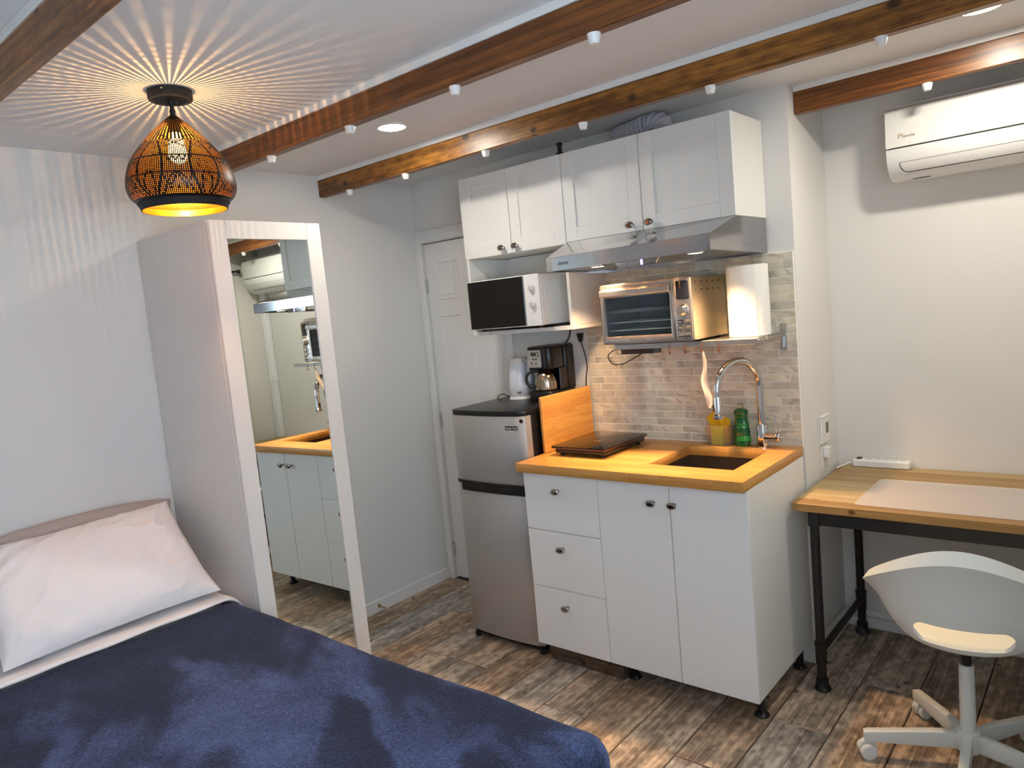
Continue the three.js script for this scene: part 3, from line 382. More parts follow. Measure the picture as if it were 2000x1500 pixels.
{
  const x0 = 1.438, x1 = 1.851, y0 = 1.3715, y1 = 1.622, zb = 0.03, zf = 0.33, g = thing('toaster_oven', 'stainless toaster oven with glass door on steel shelf', 'oven', [1.645, 1.3692, 0.18]);
  const wall = new THREE.MeshStandardMaterial({ color: '#c2b7a4', metalness: 1, roughness: 0.3, bumpMap: M.steel.bumpMap, bumpScale: 0.00008 }), dark = std('#8e9aa2', 0.45, { metalness: 0.3 });
  const yb = y0 + 0.006, xc = 1.783;
  part(g, 'side_panel', bx(x1 - 0.004, x1 - 0.001, yb, y1 - 0.002, zb, zf, 0.001), wall); part(g, 'side_panel', bx(x0 + 0.001, x0 + 0.004, yb, y1 - 0.002, zb, zf, 0.001), wall); part(g, 'top_panel', bx(x0 + 0.004, x1 - 0.004, y1 - 0.005, y1 - 0.002, zb, zf, 0.001), wall);
  part(g, 'bottom_panel', bx(x0 + 0.004, x1 - 0.004, yb, yb + 0.003, zb, zf, 0.0005), M.blackMatte); part(g, 'back_panel', bx(x0 + 0.004, x1 - 0.004, yb + 0.003, y1 - 0.005, zb, zb + 0.003, 0.0005), M.blackMatte);
  part(g, 'cavity', merge([bx(x0 + 0.02, xc - 0.006, yb + 0.02, yb + 0.022, zb + 0.03, zf, 0), bx(x0 + 0.02, xc - 0.006, y1 - 0.03, y1 - 0.028, zb + 0.03, zf, 0), bx(x0 + 0.018, x0 + 0.02, yb + 0.02, y1 - 0.028, zb + 0.03, zf, 0), bx(xc - 0.006, xc - 0.004, yb + 0.02, y1 - 0.028, zb + 0.03, zf, 0), bx(x0 + 0.02, xc - 0.006, yb + 0.022, y1 - 0.03, zb + 0.03, zb + 0.032, 0), bx(1.6, 1.606, yb + 0.03, y1 - 0.05, zb + 0.032, zb + 0.036, 0.001)]), dark, 'dark oven cavity');
  for (const y of [1.43, 1.462]) { const l = [bar([x0 + 0.022, y, zf - 0.012], [xc - 0.008, y, zf - 0.012], 0.0022), bar([x0 + 0.022, y, zb + 0.05], [xc - 0.008, y, zb + 0.05], 0.0022)]; for (let i = 0; i < 15; i++) { const x = x0 + 0.035 + i * 0.0196; l.push(bar([x, y + 0.002, zb + 0.05], [x, y + 0.002, zf - 0.012], 0.0012, 6)); } part(g, 'wire_rack', merge(l), std('#eeeeec', 0.35, { metalness: 0.2 })); }
  part(g, 'baking_tray', merge([bx(x0 + 0.026, xc - 0.012, 1.502, 1.504, zb + 0.05, zf - 0.014, 0.0005), bx(x0 + 0.024, xc - 0.01, 1.502, 1.516, zf - 0.016, zf - 0.012, 0.001)]), M.steel);
  const face = new THREE.MeshStandardMaterial({ color: '#bdb4ab', metalness: 1, roughness: 0.28, bumpMap: M.steel.bumpMap, bumpScale: 0.00005 });
  part(g, 'front_frame', prismZ(rrect(x0, x1, y0 + 0.003, y1, 0.012), zf, zf + 0.009, 0.0015, 0.5, [rrect(x0 + 0.018, xc - 0.008, y0 + 0.02, y1 - 0.024, 0.004)]), face);
  const d = part(g, 'door', prismZ(rrect(x0 + 0.011, xc - 0.007, y0 + 0.008, y1 - 0.019, 0.004), zf + 0.0095, zf + 0.021, 0.0015, 0.5, [rrect(x0 + 0.027, xc - 0.021, 1.408, 1.566, 0.003)]), face);
  part(d, 'door_glass', bx(x0 + 0.025, xc - 0.019, 1.406, 1.568, zf + 0.012, zf + 0.015, 0), M.smoked);
  part(d, 'door_handle', merge([bx(x0 + 0.014, xc - 0.012, 1.572, 1.5975, zf + 0.03, zf + 0.04, 0.003), bx(x0 + 0.03, x0 + 0.045, 1.578, 1.592, zf + 0.02, zf + 0.032, 0.001), bx(xc - 0.045, xc - 0.03, 1.578, 1.592, zf + 0.02, zf + 0.032, 0.001)]), face);
  part(g, 'control_panel', prismZ(rrect(xc - 0.0055, x1 - 0.003, y0 + 0.008, y1 - 0.005, 0.004), zf + 0.0095, zf + 0.0165, 0.0012), face);
  const zc = zf + 0.0165;
  part(g, 'display', prismZ(rrect(1.7895, 1.843, 1.537, 1.6085, 0.004), zc - 0.0005, zc + 0.0012, 0.0004), phy('#10131a', 0.12));
  const kn = part(g, 'dial', turned([[0, 0], [0.021, 0], [0.021, 0.004], [0.0185, 0.006], [0.0175, 0.02], [0.0155, 0.0225], [0, 0.0225]], [1.815, 1.497, zc], [0, 0, 1], 36), M.chrome); part(kn, 'dial_cap', turned([[0, 0], [0.0145, 0], [0.0145, 0.001], [0, 0.001]], [1.815, 1.497, zc + 0.0224], [0, 0, 1], 28), face);
  for (const [a, b, c, e] of [[1.788, 1.811, 1.441, 1.458], [1.819, 1.842, 1.441, 1.458], [1.788, 1.811, 1.417, 1.434], [1.819, 1.842, 1.417, 1.434], [1.79, 1.842, 1.392, 1.407]]) { const bt = part(g, 'button', prismZ(rrect(a, b, c, e, 0.003), zc - 0.0003, zc + 0.0014, 0.0005), std('#3c3836', 0.5)); part(bt, 'button_cap', prismZ(rrect(a + 0.003, b - 0.003, c + 0.003, e - 0.003, 0.0015), zc + 0.001, zc + 0.003, 0.0005), face); }
  for (const y of [1.6, 1.569]) for (let i = 0; i < 5; i++) part(g, 'vent_slot', bx(x1 - 0.0015, x1 - 0.0004, y - 0.0022, y + 0.0022, 0.095 + i * 0.052 - 0.006, 0.095 + i * 0.052 + 0.006, 0.0002), M.blackMatte);
  for (const [x, z] of [[1.47, 0.06], [1.82, 0.06], [1.47, 0.255], [1.82, 0.255]]) part(g, 'foot', bar([x, 1.3692, z], [x, yb + 0.0005, z], 0.009), M.rubber);
  part(g, 'power_cord', tube([[1.445, 1.385, 0.025], [1.436, 1.365, 0.16], [1.438, 1.335, 0.3], [1.452, 1.307, 0.325], [1.478, 1.29, 0.322], [1.508, 1.292, 0.3], [1.54, 1.315, 0.245], [1.56, 1.331, 0.2185]], 0.0022, 60, 8), M.black, 'thin black cord looping below the oven');
  lettering(d, 'Gourmia', 0.075, 0.02, [1.61, 1.3925, zf + 0.0215], { color: '#5c5852', size: 0.85 });
}
{   // paper towel roll
  const x = 1.985, z = 0.13, g = thing('paper_towel_roll', 'white paper towel roll standing on the steel shelf', 'paper towel', [x, 1.3692, z]);
  part(g, 'paper', lathe([[0.02, 1.37], [0.0765, 1.37], [0.0785, 1.372], [0.0785, 1.642], [0.0765, 1.644], [0.02, 1.644]], [x, 0, z], 64), std('#ece8e0', 0.95, { bumpMap: weave, bumpScale: 0.002 })); part(g, 'core', lathe([[0.0195, 1.3695], [0.0215, 1.3695], [0.0215, 1.6445], [0.0195, 1.6445], [0.0195, 1.3695]], [x, 0, z], 32), std('#a88a68', 0.9));
  const a0 = 0.62; part(g, 'loose_edge', grid(6, 1, (u, v) => { const a = a0 + u * 0.12, r = 0.0788 + u * 0.0012; return [x + r * Math.sin(a), mix(1.3705, 1.6435, v), z + r * Math.cos(a)]; }), std('#ece8e0', 0.95, { side: THREE.DoubleSide }));
}
{   // power bar under the shelf and the cords
  const g = thing('power_bar', 'dark slim power bar fixed under the steel shelf', 'power bar', [1.53, 1.32, 0.2]); part(g, 'housing', bx(1.442, 1.596, 1.322, 1.3505, 0.182, 0.215, 0.002), std('#3a302c', 0.5)); part(g, 'plug', bx(1.5965, 1.622, 1.323, 1.347, 0.184, 0.212, 0.003), std('#4a5866', 0.5), 'blue grey plug');
  const c = thing('plug_cord', 'black plug and thin cord on the wall between coffee maker and backsplash', 'cord', [1.1, 1.15, 0.02]); part(c, 'plug', prismZ([[1.083, 1.415], [1.111, 1.415], [1.104, 1.378], [1.096, 1.372], [1.09, 1.38]], 0.001, 0.026, 0.003), M.black); part(c, 'cord', tube([[1.098, 1.375, 0.014], [1.107, 1.335, 0.01], [1.116, 1.29, 0.008], [1.118, 1.245, 0.008], [1.108, 1.2, 0.008], [1.104, 1.15, 0.008], [1.1, 1.12, 0.012]], 0.0024, 40, 8), M.black);
  solo('thick_cord', 'dark cord dropping from the microwave shelf to the coffee maker', 'cord', tube([[1.046, 1.446, 0.02], [1.047, 1.425, 0.025], [1.042, 1.4, 0.03], [1.03, 1.378, 0.04], [1.01, 1.367, 0.05]], 0.0045, 30, 8), std('#3a3238', 0.5), [1.03, 1.37, 0.03]);
}
// ---------------------------------------------------------------- fridge
{
  const x0 = 0.666, x1 = 1.112, zb = 0.04, g = thing('fridge', 'small stainless steel top-freezer fridge beside the drawers', 'fridge', [0.889, 0, 0.29]);
  const bow = (zs, depth, r = 0.012) => { const o = []; const n = 16; o.push([x0, zs]); for (let i = 0; i <= n; i++) { const t = i / n, x = mix(x0, x1, t), e = Math.min(t, 1 - t) * (x1 - x0); o.push([x, zs + depth + 0.017 * (1 - (2 * t - 1) ** 2) - (e < r ? r - Math.sqrt(Math.max(0, r * r - (r - e) ** 2)) : 0)]); } o.push([x1, zs]); return o.reverse(); };
  part(g, 'body', bx(x0 + 0.002, x1 - 0.002, 0.02, 1.094, zb, 0.463, 0.003), M.darkPlastic);
  part(g, 'freezer_door', prismY(bow(0.468, 0.05), 0.784, 1.093, 0.0015, 0.6), M.fridgeSteel); part(g, 'fridge_door', prismY(bow(0.468, 0.05), 0.045, 0.768, 0.0015, 0.6), M.fridgeSteel);
  part(g, 'door_gasket', bx(x0 + 0.008, x1 - 0.008, 0.05, 1.09, 0.463, 0.468, 0), M.black);
  part(g, 'top_cover', prismY([...bow(zb, 0.481, 0.02)], 1.0945, 1.117, 0.003, 0.6), M.darkPlastic, 'black plastic top cover');
  part(g, 'handle_trim', prismY(bow(0.475, 0.048), 0.769, 0.7835, 0.001, 0.6), M.black); part(g, 'handle_pocket', prismY([[x0 + 0.045, 0.515], [x0 + 0.045, 0.531], [0.77, 0.5375], [0.889, 0.5395], [1.0, 0.5375], [x1 - 0.015, 0.529], [x1 - 0.015, 0.515]].reverse(), 0.737, 0.771, 0.002), M.black, 'black recessed handle pocket');
  part(g, 'kick_plate', bx(x0 + 0.01, x1 - 0.01, 0.015, 0.044, 0.43, 0.5, 0.002), M.black);
  for (const [x, z] of [[0.69, 0.5], [1.09, 0.5], [0.69, 0.08], [1.09, 0.08]]) part(g, 'foot', bar([x, 0.0005, z], [x, 0.021, z], 0.013), M.rubber);
  lettering(g, 'Magic Chef', 0.066, 0.018, [1.049, 1.0425, 0.5302], { back: '#101012', color: '#e8e8ea', size: 0.62, name: 'badge', ry: 0.11, font: 'serif', label: 'black name badge' });
  part(g, 'emblem', turned([[0, 0], [0.009, 0], [0.009, 0.0015], [0, 0.0018]], [1.0985, 1.0725, 0.5175], [0.35, 0, 1], 20), M.black);
}
{   // white kettle and coffee maker on the fridge
  const x = 0.822, z = 0.15, y = 1.1173, g = thing('kettle', 'white plastic electric kettle on top of the fridge', 'kettle', [x, y, z]);
  const el = (geo) => { geo.translate(-x, 0, -z); geo.scale(1.0, 1, 1.25); return geo.translate(x, 0, z); };
  part(g, 'base', el(lathe([[0, y], [0.062, y], [0.064, y + 0.004], [0.06, y + 0.016], [0, y + 0.016]], [x, 0, z], 36)), M.whitePlastic);
  part(g, 'body', el(lathe([[0, y + 0.017], [0.058, y + 0.017], [0.06, y + 0.022], [0.058, y + 0.08], [0.052, y + 0.16], [0.049, y + 0.198], [0.046, y + 0.203], [0, y + 0.206]], [x, 0, z], 40, 0.9)), std('#e3ddd6', 0.4));
  part(g, 'handle', tube([[x + 0.04, y + 0.192, z + 0.028], [x + 0.085, y + 0.19, z + 0.05], [x + 0.094, y + 0.15, z + 0.054], [x + 0.09, y + 0.095, z + 0.052], [x + 0.074, y + 0.062, z + 0.042], [x + 0.05, y + 0.058, z + 0.03]], 0.0105, 40, 12), std('#b9bcc6', 0.35), 'grey loop handle');
  part(g, 'water_window', el(lathe([[0.0605, y + 0.05], [0.0612, y + 0.055], [0.0535, y + 0.165], [0.052, y + 0.17]], [x, 0, z], 40)).scale(1, 1, 1), new THREE.MeshPhysicalMaterial({ color: '#dfe0e4', roughness: 0.3 }));
  lettering(g, '', 0.026, 0.014, [x + 0.034, y + 0.036, z + 0.0715], { ry: 0.52, name: 'label', draw: (c, w, h) => { c.fillStyle = '#3a3a3e'; c.fillRect(w * 0.05, h * 0.1, w * 0.9, h * 0.28); c.fillRect(w * 0.2, h * 0.5, w * 0.7, h * 0.2); c.fillStyle = '#7a5a4a'; c.fillRect(w * 0.2, h * 0.78, w * 0.6, h * 0.14); } });
  part(g, 'cord', tube([[0.765, y + 0.003, 0.17], [0.745, y + 0.012, 0.18], [0.728, y + 0.026, 0.195], [0.718, y + 0.02, 0.22], [0.725, y + 0.004, 0.235], [0.745, y + 0.003, 0.22]], 0.0025, 40, 8), M.black, 'thin dark cord coiled on the fridge');
}
{
  const g = thing('coffee_maker', 'black drip coffee maker with silver control panel on the fridge', 'coffee maker', [1.02, 1.1173, 0.17]), y = 1.1173;
  const x0 = 0.935, x1 = 1.08;
  part(g, 'base', prismY(rrect(x0, x1, 0.045, 0.262, 0.03), y, y + 0.045, 0.004), M.darkPlastic);
  part(g, 'rear_tower', prismY(rrect(x0, x1, 0.045, 0.125, 0.02), y + 0.0455, y + 0.2495, 0.004), M.darkPlastic);
  part(g, 'side_wing', bx(1.069, x1 - 0.001, y + 0.0455, y + 0.1525, 0.122, 0.178, 0.004), M.darkPlastic);
  const head = part(g, 'brew_head', prismY(rrect(x0, x1, 0.126, 0.25, 0.03), y + 0.153, y + 0.2495, 0.004), M.darkPlastic);
  part(g, 'lid', prismY(rrect(x0 + 0.002, x1 - 0.002, 0.047, 0.248, 0.03), y + 0.25, y + 0.257, 0.003), M.darkPlastic); part(head, 'seam_trim', bx(1.047, 1.0485, y + 0.155, y + 0.247, 0.246, 0.2508, 0.0003), std('#55555a', 0.3));
  const cp = part(g, 'control_panel', prismZ(rrect(0.95, 1.03, y + 0.16, y + 0.243, 0.008), 0.2495, 0.2535, 0.001), new THREE.MeshStandardMaterial({ color: '#c4c2be', metalness: 0.6, roughness: 0.35 }), 'silver control panel');
  part(cp, 'clock_display', bx(0.972, 1.004, y + 0.215, y + 0.232, 0.2532, 0.2542, 0.0003), std('#4d5248', 0.3));
  for (const [a, b] of [[1.015, y + 0.229], [1.015, y + 0.215], [0.985, y + 0.2], [1.002, y + 0.2], [0.975, y + 0.182], [1.0, y + 0.18]]) part(cp, 'button', bar([a, b, 0.2532], [a, b, 0.2552], 0.0042), M.darkPlastic);
  part(g, 'warming_plate', lathe([[0, 0], [0.06, 0], [0.061, 0.002], [0.056, 0.004], [0, 0.004]], [1.006, y + 0.0452, 0.19], 36), M.black);
  const cx = 1.006, cz = 0.19, cy = y + 0.0496, k = thing('coffee_carafe', 'stainless steel coffee carafe with black handle in the coffee maker', 'carafe', [cx, cy, cz]);
  part(k, 'jug', lathe([[0, 0], [0.053, 0], [0.057, 0.003], [0.0575, 0.03], [0.054, 0.055], [0.046, 0.075], [0.036, 0.086], [0.034, 0.09], [0, 0.09]], [cx, cy, cz], 44, 0.8), new THREE.MeshStandardMaterial({ color: '#b8a894', metalness: 1, roughness: 0.16 }));
  part(k, 'lid', lathe([[0, 0.0905], [0.036, 0.0905], [0.038, 0.093], [0.034, 0.1], [0, 0.102]], [cx, cy, cz], 32), M.black);
  part(k, 'handle', tube([[cx - 0.028, cy + 0.091, cz + 0.022], [cx - 0.056, cy + 0.09, cz + 0.047], [cx - 0.072, cy + 0.07, cz + 0.06], [cx - 0.073, cy + 0.04, cz + 0.06], [cx - 0.06, cy + 0.02, cz + 0.05], [cx - 0.042, cy + 0.016, cz + 0.036]], 0.0075, 40, 10), M.black);
}

// ---------------------------------------------------------------- base cabinet, worktop, sink
{
  const x0 = 1.1402, x1 = 2.1235, yb = 0.106, yt = 0.8715, zf = 0.5856, zb = 0.0925, g = thing('base_cabinet', 'white kitchen base cabinet with three drawers and two doors', 'cabinet', [1.632, 0, 0.3]);
  zb;
  const b = 0.566;
  part(g, 'side_panel', bx(x1 - 0.018, x1, yb, yt, 0.014, b, 0.001), M.cabinetBody); part(g, 'side_panel', bx(x0, x0 + 0.018, yb, yt, 0.014, b, 0.001), M.cabinetBody); part(g, 'divider', bx(1.503, 1.519, yb + 0.016, yt, 0.018, b - 0.002, 0.001), M.cabinetBody);
  part(g, 'bottom_board', bx(x0 + 0.018, x1 - 0.018, yb, yb + 0.016, 0.014, b, 0.001), M.cabinetBody); part(g, 'back_board', bx(x0 + 0.018, x1 - 0.018, yb + 0.016, yt, 0.014, 0.018, 0), M.cabinetBody);
  for (const [y0, y1, ky] of [[0.622, 0.8695, 0.8], [0.3705, 0.6195, 0.553], [yb - 0.001, 0.368, 0.299]]) { const d = part(g, 'drawer', bx(x0, 1.5101, y0, y1, b + 0.001, zf, 0.0015), M.cabinet); knob(d, 1.318, ky, zf); }
  for (const [a, c, kx] of [[1.5131, 1.8263, 1.761], [1.8293, x1 + 0.0005, 1.847]]) { const d = part(g, 'door', bx(a, c, yb - 0.001, 0.8695, b + 0.001, zf, 0.0015), M.cabinet); knob(d, kx, 0.797, zf); }
  for (const [x, z] of [[1.18, 0.07], [1.18, 0.47], [1.55, 0.47], [2.087, 0.07], [2.085, 0.478]]) part(g, 'leg', lathe([[0, 0.0005], [0.026, 0.0005], [0.028, 0.004], [0.022, 0.014], [0.015, 0.018], [0.015, 0.085], [0.024, 0.09], [0.024, 0.1055], [0, 0.1055]], [x, 0, z], 20), M.black);
  part(g, 'kick_board', bx(x0 + 0.002, 1.524, 0.001, 0.0995, 0.502, 0.514, 0.001, 0, [0.4, 0.05]), std('#84796e', 0.5, { map: M.plank[1].map }), 'wood-look kick board');  // brown tint over the plank grain, darkened to paint in under-cabinet shade
}
{
  const x0 = 1.1257, x1 = 2.124, z1 = 0.6145, g = thing('worktop', 'bamboo worktop with cut-out over the sink', 'worktop', [1.625, 0.872, 0.31]);
  part(g, 'slab', prismY([[x0, 0.0105], [x0, z1], [x1, z1], [x1, 0.0105]], 0.872, YT, 0.0015, 0.5, [[[1.68, 0.114], [2.026, 0.114], [2.026, 0.461], [1.68, 0.461]]]), M.bamboo);
  const s = thing('sink', 'rectangular undermount stainless sink set in the bamboo worktop', 'sink', [1.853, 0.69, 0.287]), t = 0.003, a = 1.674, b = 2.032, c = 0.108, d = 0.467, y1 = 0.8716, y0 = 0.7;
  const sm2 = new THREE.MeshStandardMaterial({ color: '#9b928c', metalness: 1, roughness: 0.3 });
  part(s, 'bowl', merge([bx(a - t, a, y0, y1, c, d, 0.0005), bx(b, b + t, y0, y1, c, d, 0.0005), bx(a - t, b + t, y0, y1, c - t, c, 0.0005), bx(a - t, b + t, y0, y1, d, d + t, 0.0005), bx(a - t, b + t, y0 - t, y0, c - t, d + t, 0.0005)]), sm2);
  part(s, 'drain', lathe([[0, y0 + 0.001], [0.02, y0 + 0.001], [0.03, y0 + 0.003], [0.038, y0 + 0.003], [0.04, y0 + 0.0002]], [1.853, 0, 0.287], 32), M.chrome);
}
{   // faucet: swings from behind the sink out over the bowl
  const A = new THREE.Vector3(1.984, YT, 0.062), B = new THREE.Vector3(1.892, 0, 0.262), g = thing('kitchen_faucet', 'tall chrome gooseneck pull-down faucet at the sink', 'faucet', A.toArray());
  const d = new THREE.Vector3(B.x - A.x, 0, B.z - A.z), L = d.length(), R = L / 2; d.normalize();
  const at = (s, y) => [A.x + d.x * s, y, A.z + d.z * s];
  part(g, 'base_column', lathe([[0, 0.0003], [0.027, 0.0003], [0.027, 0.004], [0.0235, 0.006], [0.0235, 0.09], [0.0225, 0.094], [0, 0.094]], A.toArray(), 32), M.chrome);
  const yc = 1.165, pts = [at(0, YT + 0.09), at(0, YT + 0.15), at(0, yc - 0.03)]; for (let k = 0; k <= 14; k++) { const t = Math.PI * k / 14; pts.push(at(R - R * Math.cos(t), yc + R * Math.sin(t))); } pts.push(at(L, yc - 0.02));
  part(g, 'spout', tube(pts, 0.0145, 90, 20), M.chrome);
  const h = part(g, 'spray_head', turned([[0, 0], [0.017, 0], [0.02, 0.002], [0.0205, 0.016], [0.0165, 0.02], [0.0155, 0.03], [0.0155, 0.085], [0.0148, 0.088], [0, 0.088]], at(L, yc - 0.107), [0, 1, 0], 28), M.chrome); part(h, 'spray_button', bx(B.x - 0.02, B.x - 0.014, yc - 0.078, yc - 0.05, B.z - 0.005, B.z + 0.005, 0.0015), M.black);
  const hv = part(g, 'valve_body', turned([[0, 0], [0.019, 0], [0.019, 0.036], [0.0175, 0.037], [0.0175, 0.039], [0.019, 0.04], [0.019, 0.06], [0.017, 0.063], [0, 0.063]], [A.x + 0.014, YT + 0.045, A.z + 0.004], [1, 0.02, 0.12], 28), M.chrome); part(hv, 'lever', bar([A.x + 0.062, YT + 0.06, A.z + 0.01], [A.x + 0.056, YT + 0.128, A.z + 0.006], 0.0032), M.chrome);
}
{   // sponge holder, sponge, cloth, soap
  const x0 = 1.752, x1 = 1.85, z0 = 0.03, z1 = 0.084, g = thing('sponge_holder', 'clear acrylic sponge holder box on the worktop by the faucet', 'holder', [1.801, YT, 0.057]), t = 0.0022, yt = YT + 0.088;
  const a = (...v) => part(g, 'pane', bx(...v, 0.0003), M.acrylic); a(x0, x1, YT + 0.0003, YT + 0.0025, z0, z1); a(x0, x1, YT + 0.0025, yt, z1 - t, z1); a(x0, x1, YT + 0.0025, yt, z0, z0 + t); a(x0, x0 + t, YT + 0.0025, yt, z0 + t, z1 - t); a(x1 - t, x1, YT + 0.0025, yt, z0 + t, z1 - t);
  const foam = std('#d6d322', 0.95, { bumpMap: dtex(128, 128, (u, v) => grey(fbm(u * 30, v * 30, 30, 30, 301, 2)), 0.05, 0.05, false), bumpScale: 0.0015 });
  solo('sponge', 'lime yellow sponge standing in the clear holder', 'sponge', bx(1.767, 1.818, YT + 0.003, YT + 0.078, 0.061, 0.0805, 0.004), foam, [1.79, YT + 0.003, 0.07]);
  solo('dish_cloth', 'crumpled yellow dish cloth sticking out of the clear holder', 'cloth', grid(26, 30, (u, v) => { const w = u * 2 - 1, y = YT + 0.006 + v * 0.145 * (1 - 0.28 * Math.abs(w + 0.1)) , fold = Math.sin(u * 13 + v * 3) * 0.005 + Math.sin(u * 6 - v * 5) * 0.004 * v; return [1.803 + w * mix(0.036, 0.05, v) + (v > 0.6 ? (v - 0.6) * -0.03 : 0), y, 0.0475 + fold * (v < 0.6 ? 0.6 : 1) + (v > 0.6 ? (v - 0.6) * 0.03 * Math.sin(u * 4) : 0)]; }), std('#eebd12', 0.9, { side: THREE.DoubleSide, bumpMap: weave, bumpScale: 0.002 }), [1.8, YT + 0.004, 0.047]);
  const x = 1.893, z = 0.05, b = thing('soap_bottle', 'green dish soap bottle with green label on the worktop', 'bottle', [x, YT, z]);
  const fl = (geo) => geo.translate(-x, 0, -z).scale(1, 1, 0.66).translate(x, 0, z);
  part(b, 'bottle', fl(lathe([[0, 0.0003], [0.03, 0.0003], [0.034, 0.004], [0.0355, 0.02], [0.034, 0.06], [0.029, 0.098], [0.0255, 0.118], [0.0265, 0.128], [0.0315, 0.142], [0.031, 0.146], [0.022, 0.154], [0.0135, 0.157], [0, 0.157]], [x, YT, z], 40, 0.7)), new THREE.MeshPhysicalMaterial({ color: '#0d5a2c', roughness: 0.1, clearcoat: 0.6 }));
  part(b, 'cap', lathe([[0, 0.1572], [0.0125, 0.1572], [0.0135, 0.16], [0.0125, 0.174], [0.007, 0.178], [0.0055, 0.188], [0, 0.189]], [x, YT, z], 24), new THREE.MeshPhysicalMaterial({ color: '#d8d8cc', roughness: 0.15, transmission: 0.7, thickness: 0 }), 'clear cap');
  const cv = document.createElement('canvas'); cv.width = 256; cv.height = 384; const c = cv.getContext('2d'); c.fillStyle = '#2f9a3a'; c.fillRect(0, 0, 256, 384); c.fillStyle = '#1d7a30'; c.beginPath(); c.ellipse(128, 40, 150, 70, 0, 0, 7); c.fill(); c.fillStyle = '#e8f2dc'; c.beginPath(); c.moveTo(128, 70); c.lineTo(150, 104); c.lineTo(106, 104); c.fill(); c.font = 'bold 46px sans-serif'; c.textAlign = 'center'; c.fillText('Palmolive', 128, 148, 236); c.fillStyle = '#d8c24a'; c.fillRect(40, 190, 176, 6); c.fillStyle = '#c9a030'; c.beginPath(); c.ellipse(130, 245, 70, 14, 0, 0, 7); c.fill();
  const tx = new THREE.CanvasTexture(cv); tx.colorSpace = THREE.SRGBColorSpace; tx.magFilter = THREE.LinearFilter;
  part(b, 'label', fl(grid(20, 14, (u, v) => { const y = mix(0.022, 0.098, v), r = mix(0.0357, 0.0292, v) + 0.0007, an = (u - 0.5) * 1.9 + 0.55; return [x + r * Math.sin(an), YT + y, z + r * Math.cos(an)]; })), new THREE.MeshStandardMaterial({ map: tx, roughness: 0.35, side: THREE.DoubleSide }));
}
{   // cutting board and induction plate
  solo('cutting_board', 'bamboo cutting board standing upright between fridge and worktop', 'cutting board', bx(1.127, 1.143, YT + 0.0005, 1.162, 0.03, 0.42, 0.003, 2, [0.2, 0.1]), M.bambooPale, [1.135, YT + 0.0005, 0.225]);
  const g = thing('induction_cooktop', 'portable black glass induction cooktop on the bamboo worktop', 'cooktop', [1.33, YT, 0.265]);
  part(g, 'body', prismY(rrect(1.205, 1.465, 0.105, 0.436, 0.01), YT + 0.012, YT + 0.034, 0.004), M.darkPlastic); part(g, 'edge_trim', prismY(rrect(1.194, 1.476, 0.094, 0.45, 0.012), YT + 0.0345, YT + 0.0385, 0.001), new THREE.MeshStandardMaterial({ color: '#9a6a52', metalness: 0.9, roughness: 0.3 }), 'copper coloured edge trim');
  const top = part(g, 'glass_top', prismY(rrect(1.194, 1.476, 0.094, 0.45, 0.012), YT + 0.039, YT + 0.0435, 0.001), phy('#0a0a0b', 0.06));
  const ring = (x, y, z, s, f) => { const cv = document.createElement('canvas'); cv.width = cv.height = 128; f(cv.getContext('2d')); const t = new THREE.CanvasTexture(cv); t.colorSpace = THREE.SRGBColorSpace; t.magFilter = THREE.LinearFilter; const p = new THREE.PlaneGeometry(s, s); p.rotateX(-Math.PI / 2); p.translate(x, y, z); part(top, 'marking', p, new THREE.MeshStandardMaterial({ map: t, transparent: true, roughness: 0.3 })); };
  ring(1.345, YT + 0.0438, 0.29, 0.06, (c) => { c.fillStyle = '#8c8078'; c.fillRect(20, 84, 88, 10); c.strokeStyle = '#8c8078'; c.lineWidth = 5; c.beginPath(); c.arc(64, 50, 14, 0.6, 5.2); c.stroke(); });
  for (const [x, z] of [[1.23, 0.13], [1.44, 0.13], [1.23, 0.41], [1.44, 0.41]]) part(g, 'foot', bar([x, YT + 0.0003, z], [x, YT + 0.0125, z], 0.012), M.rubber);
}
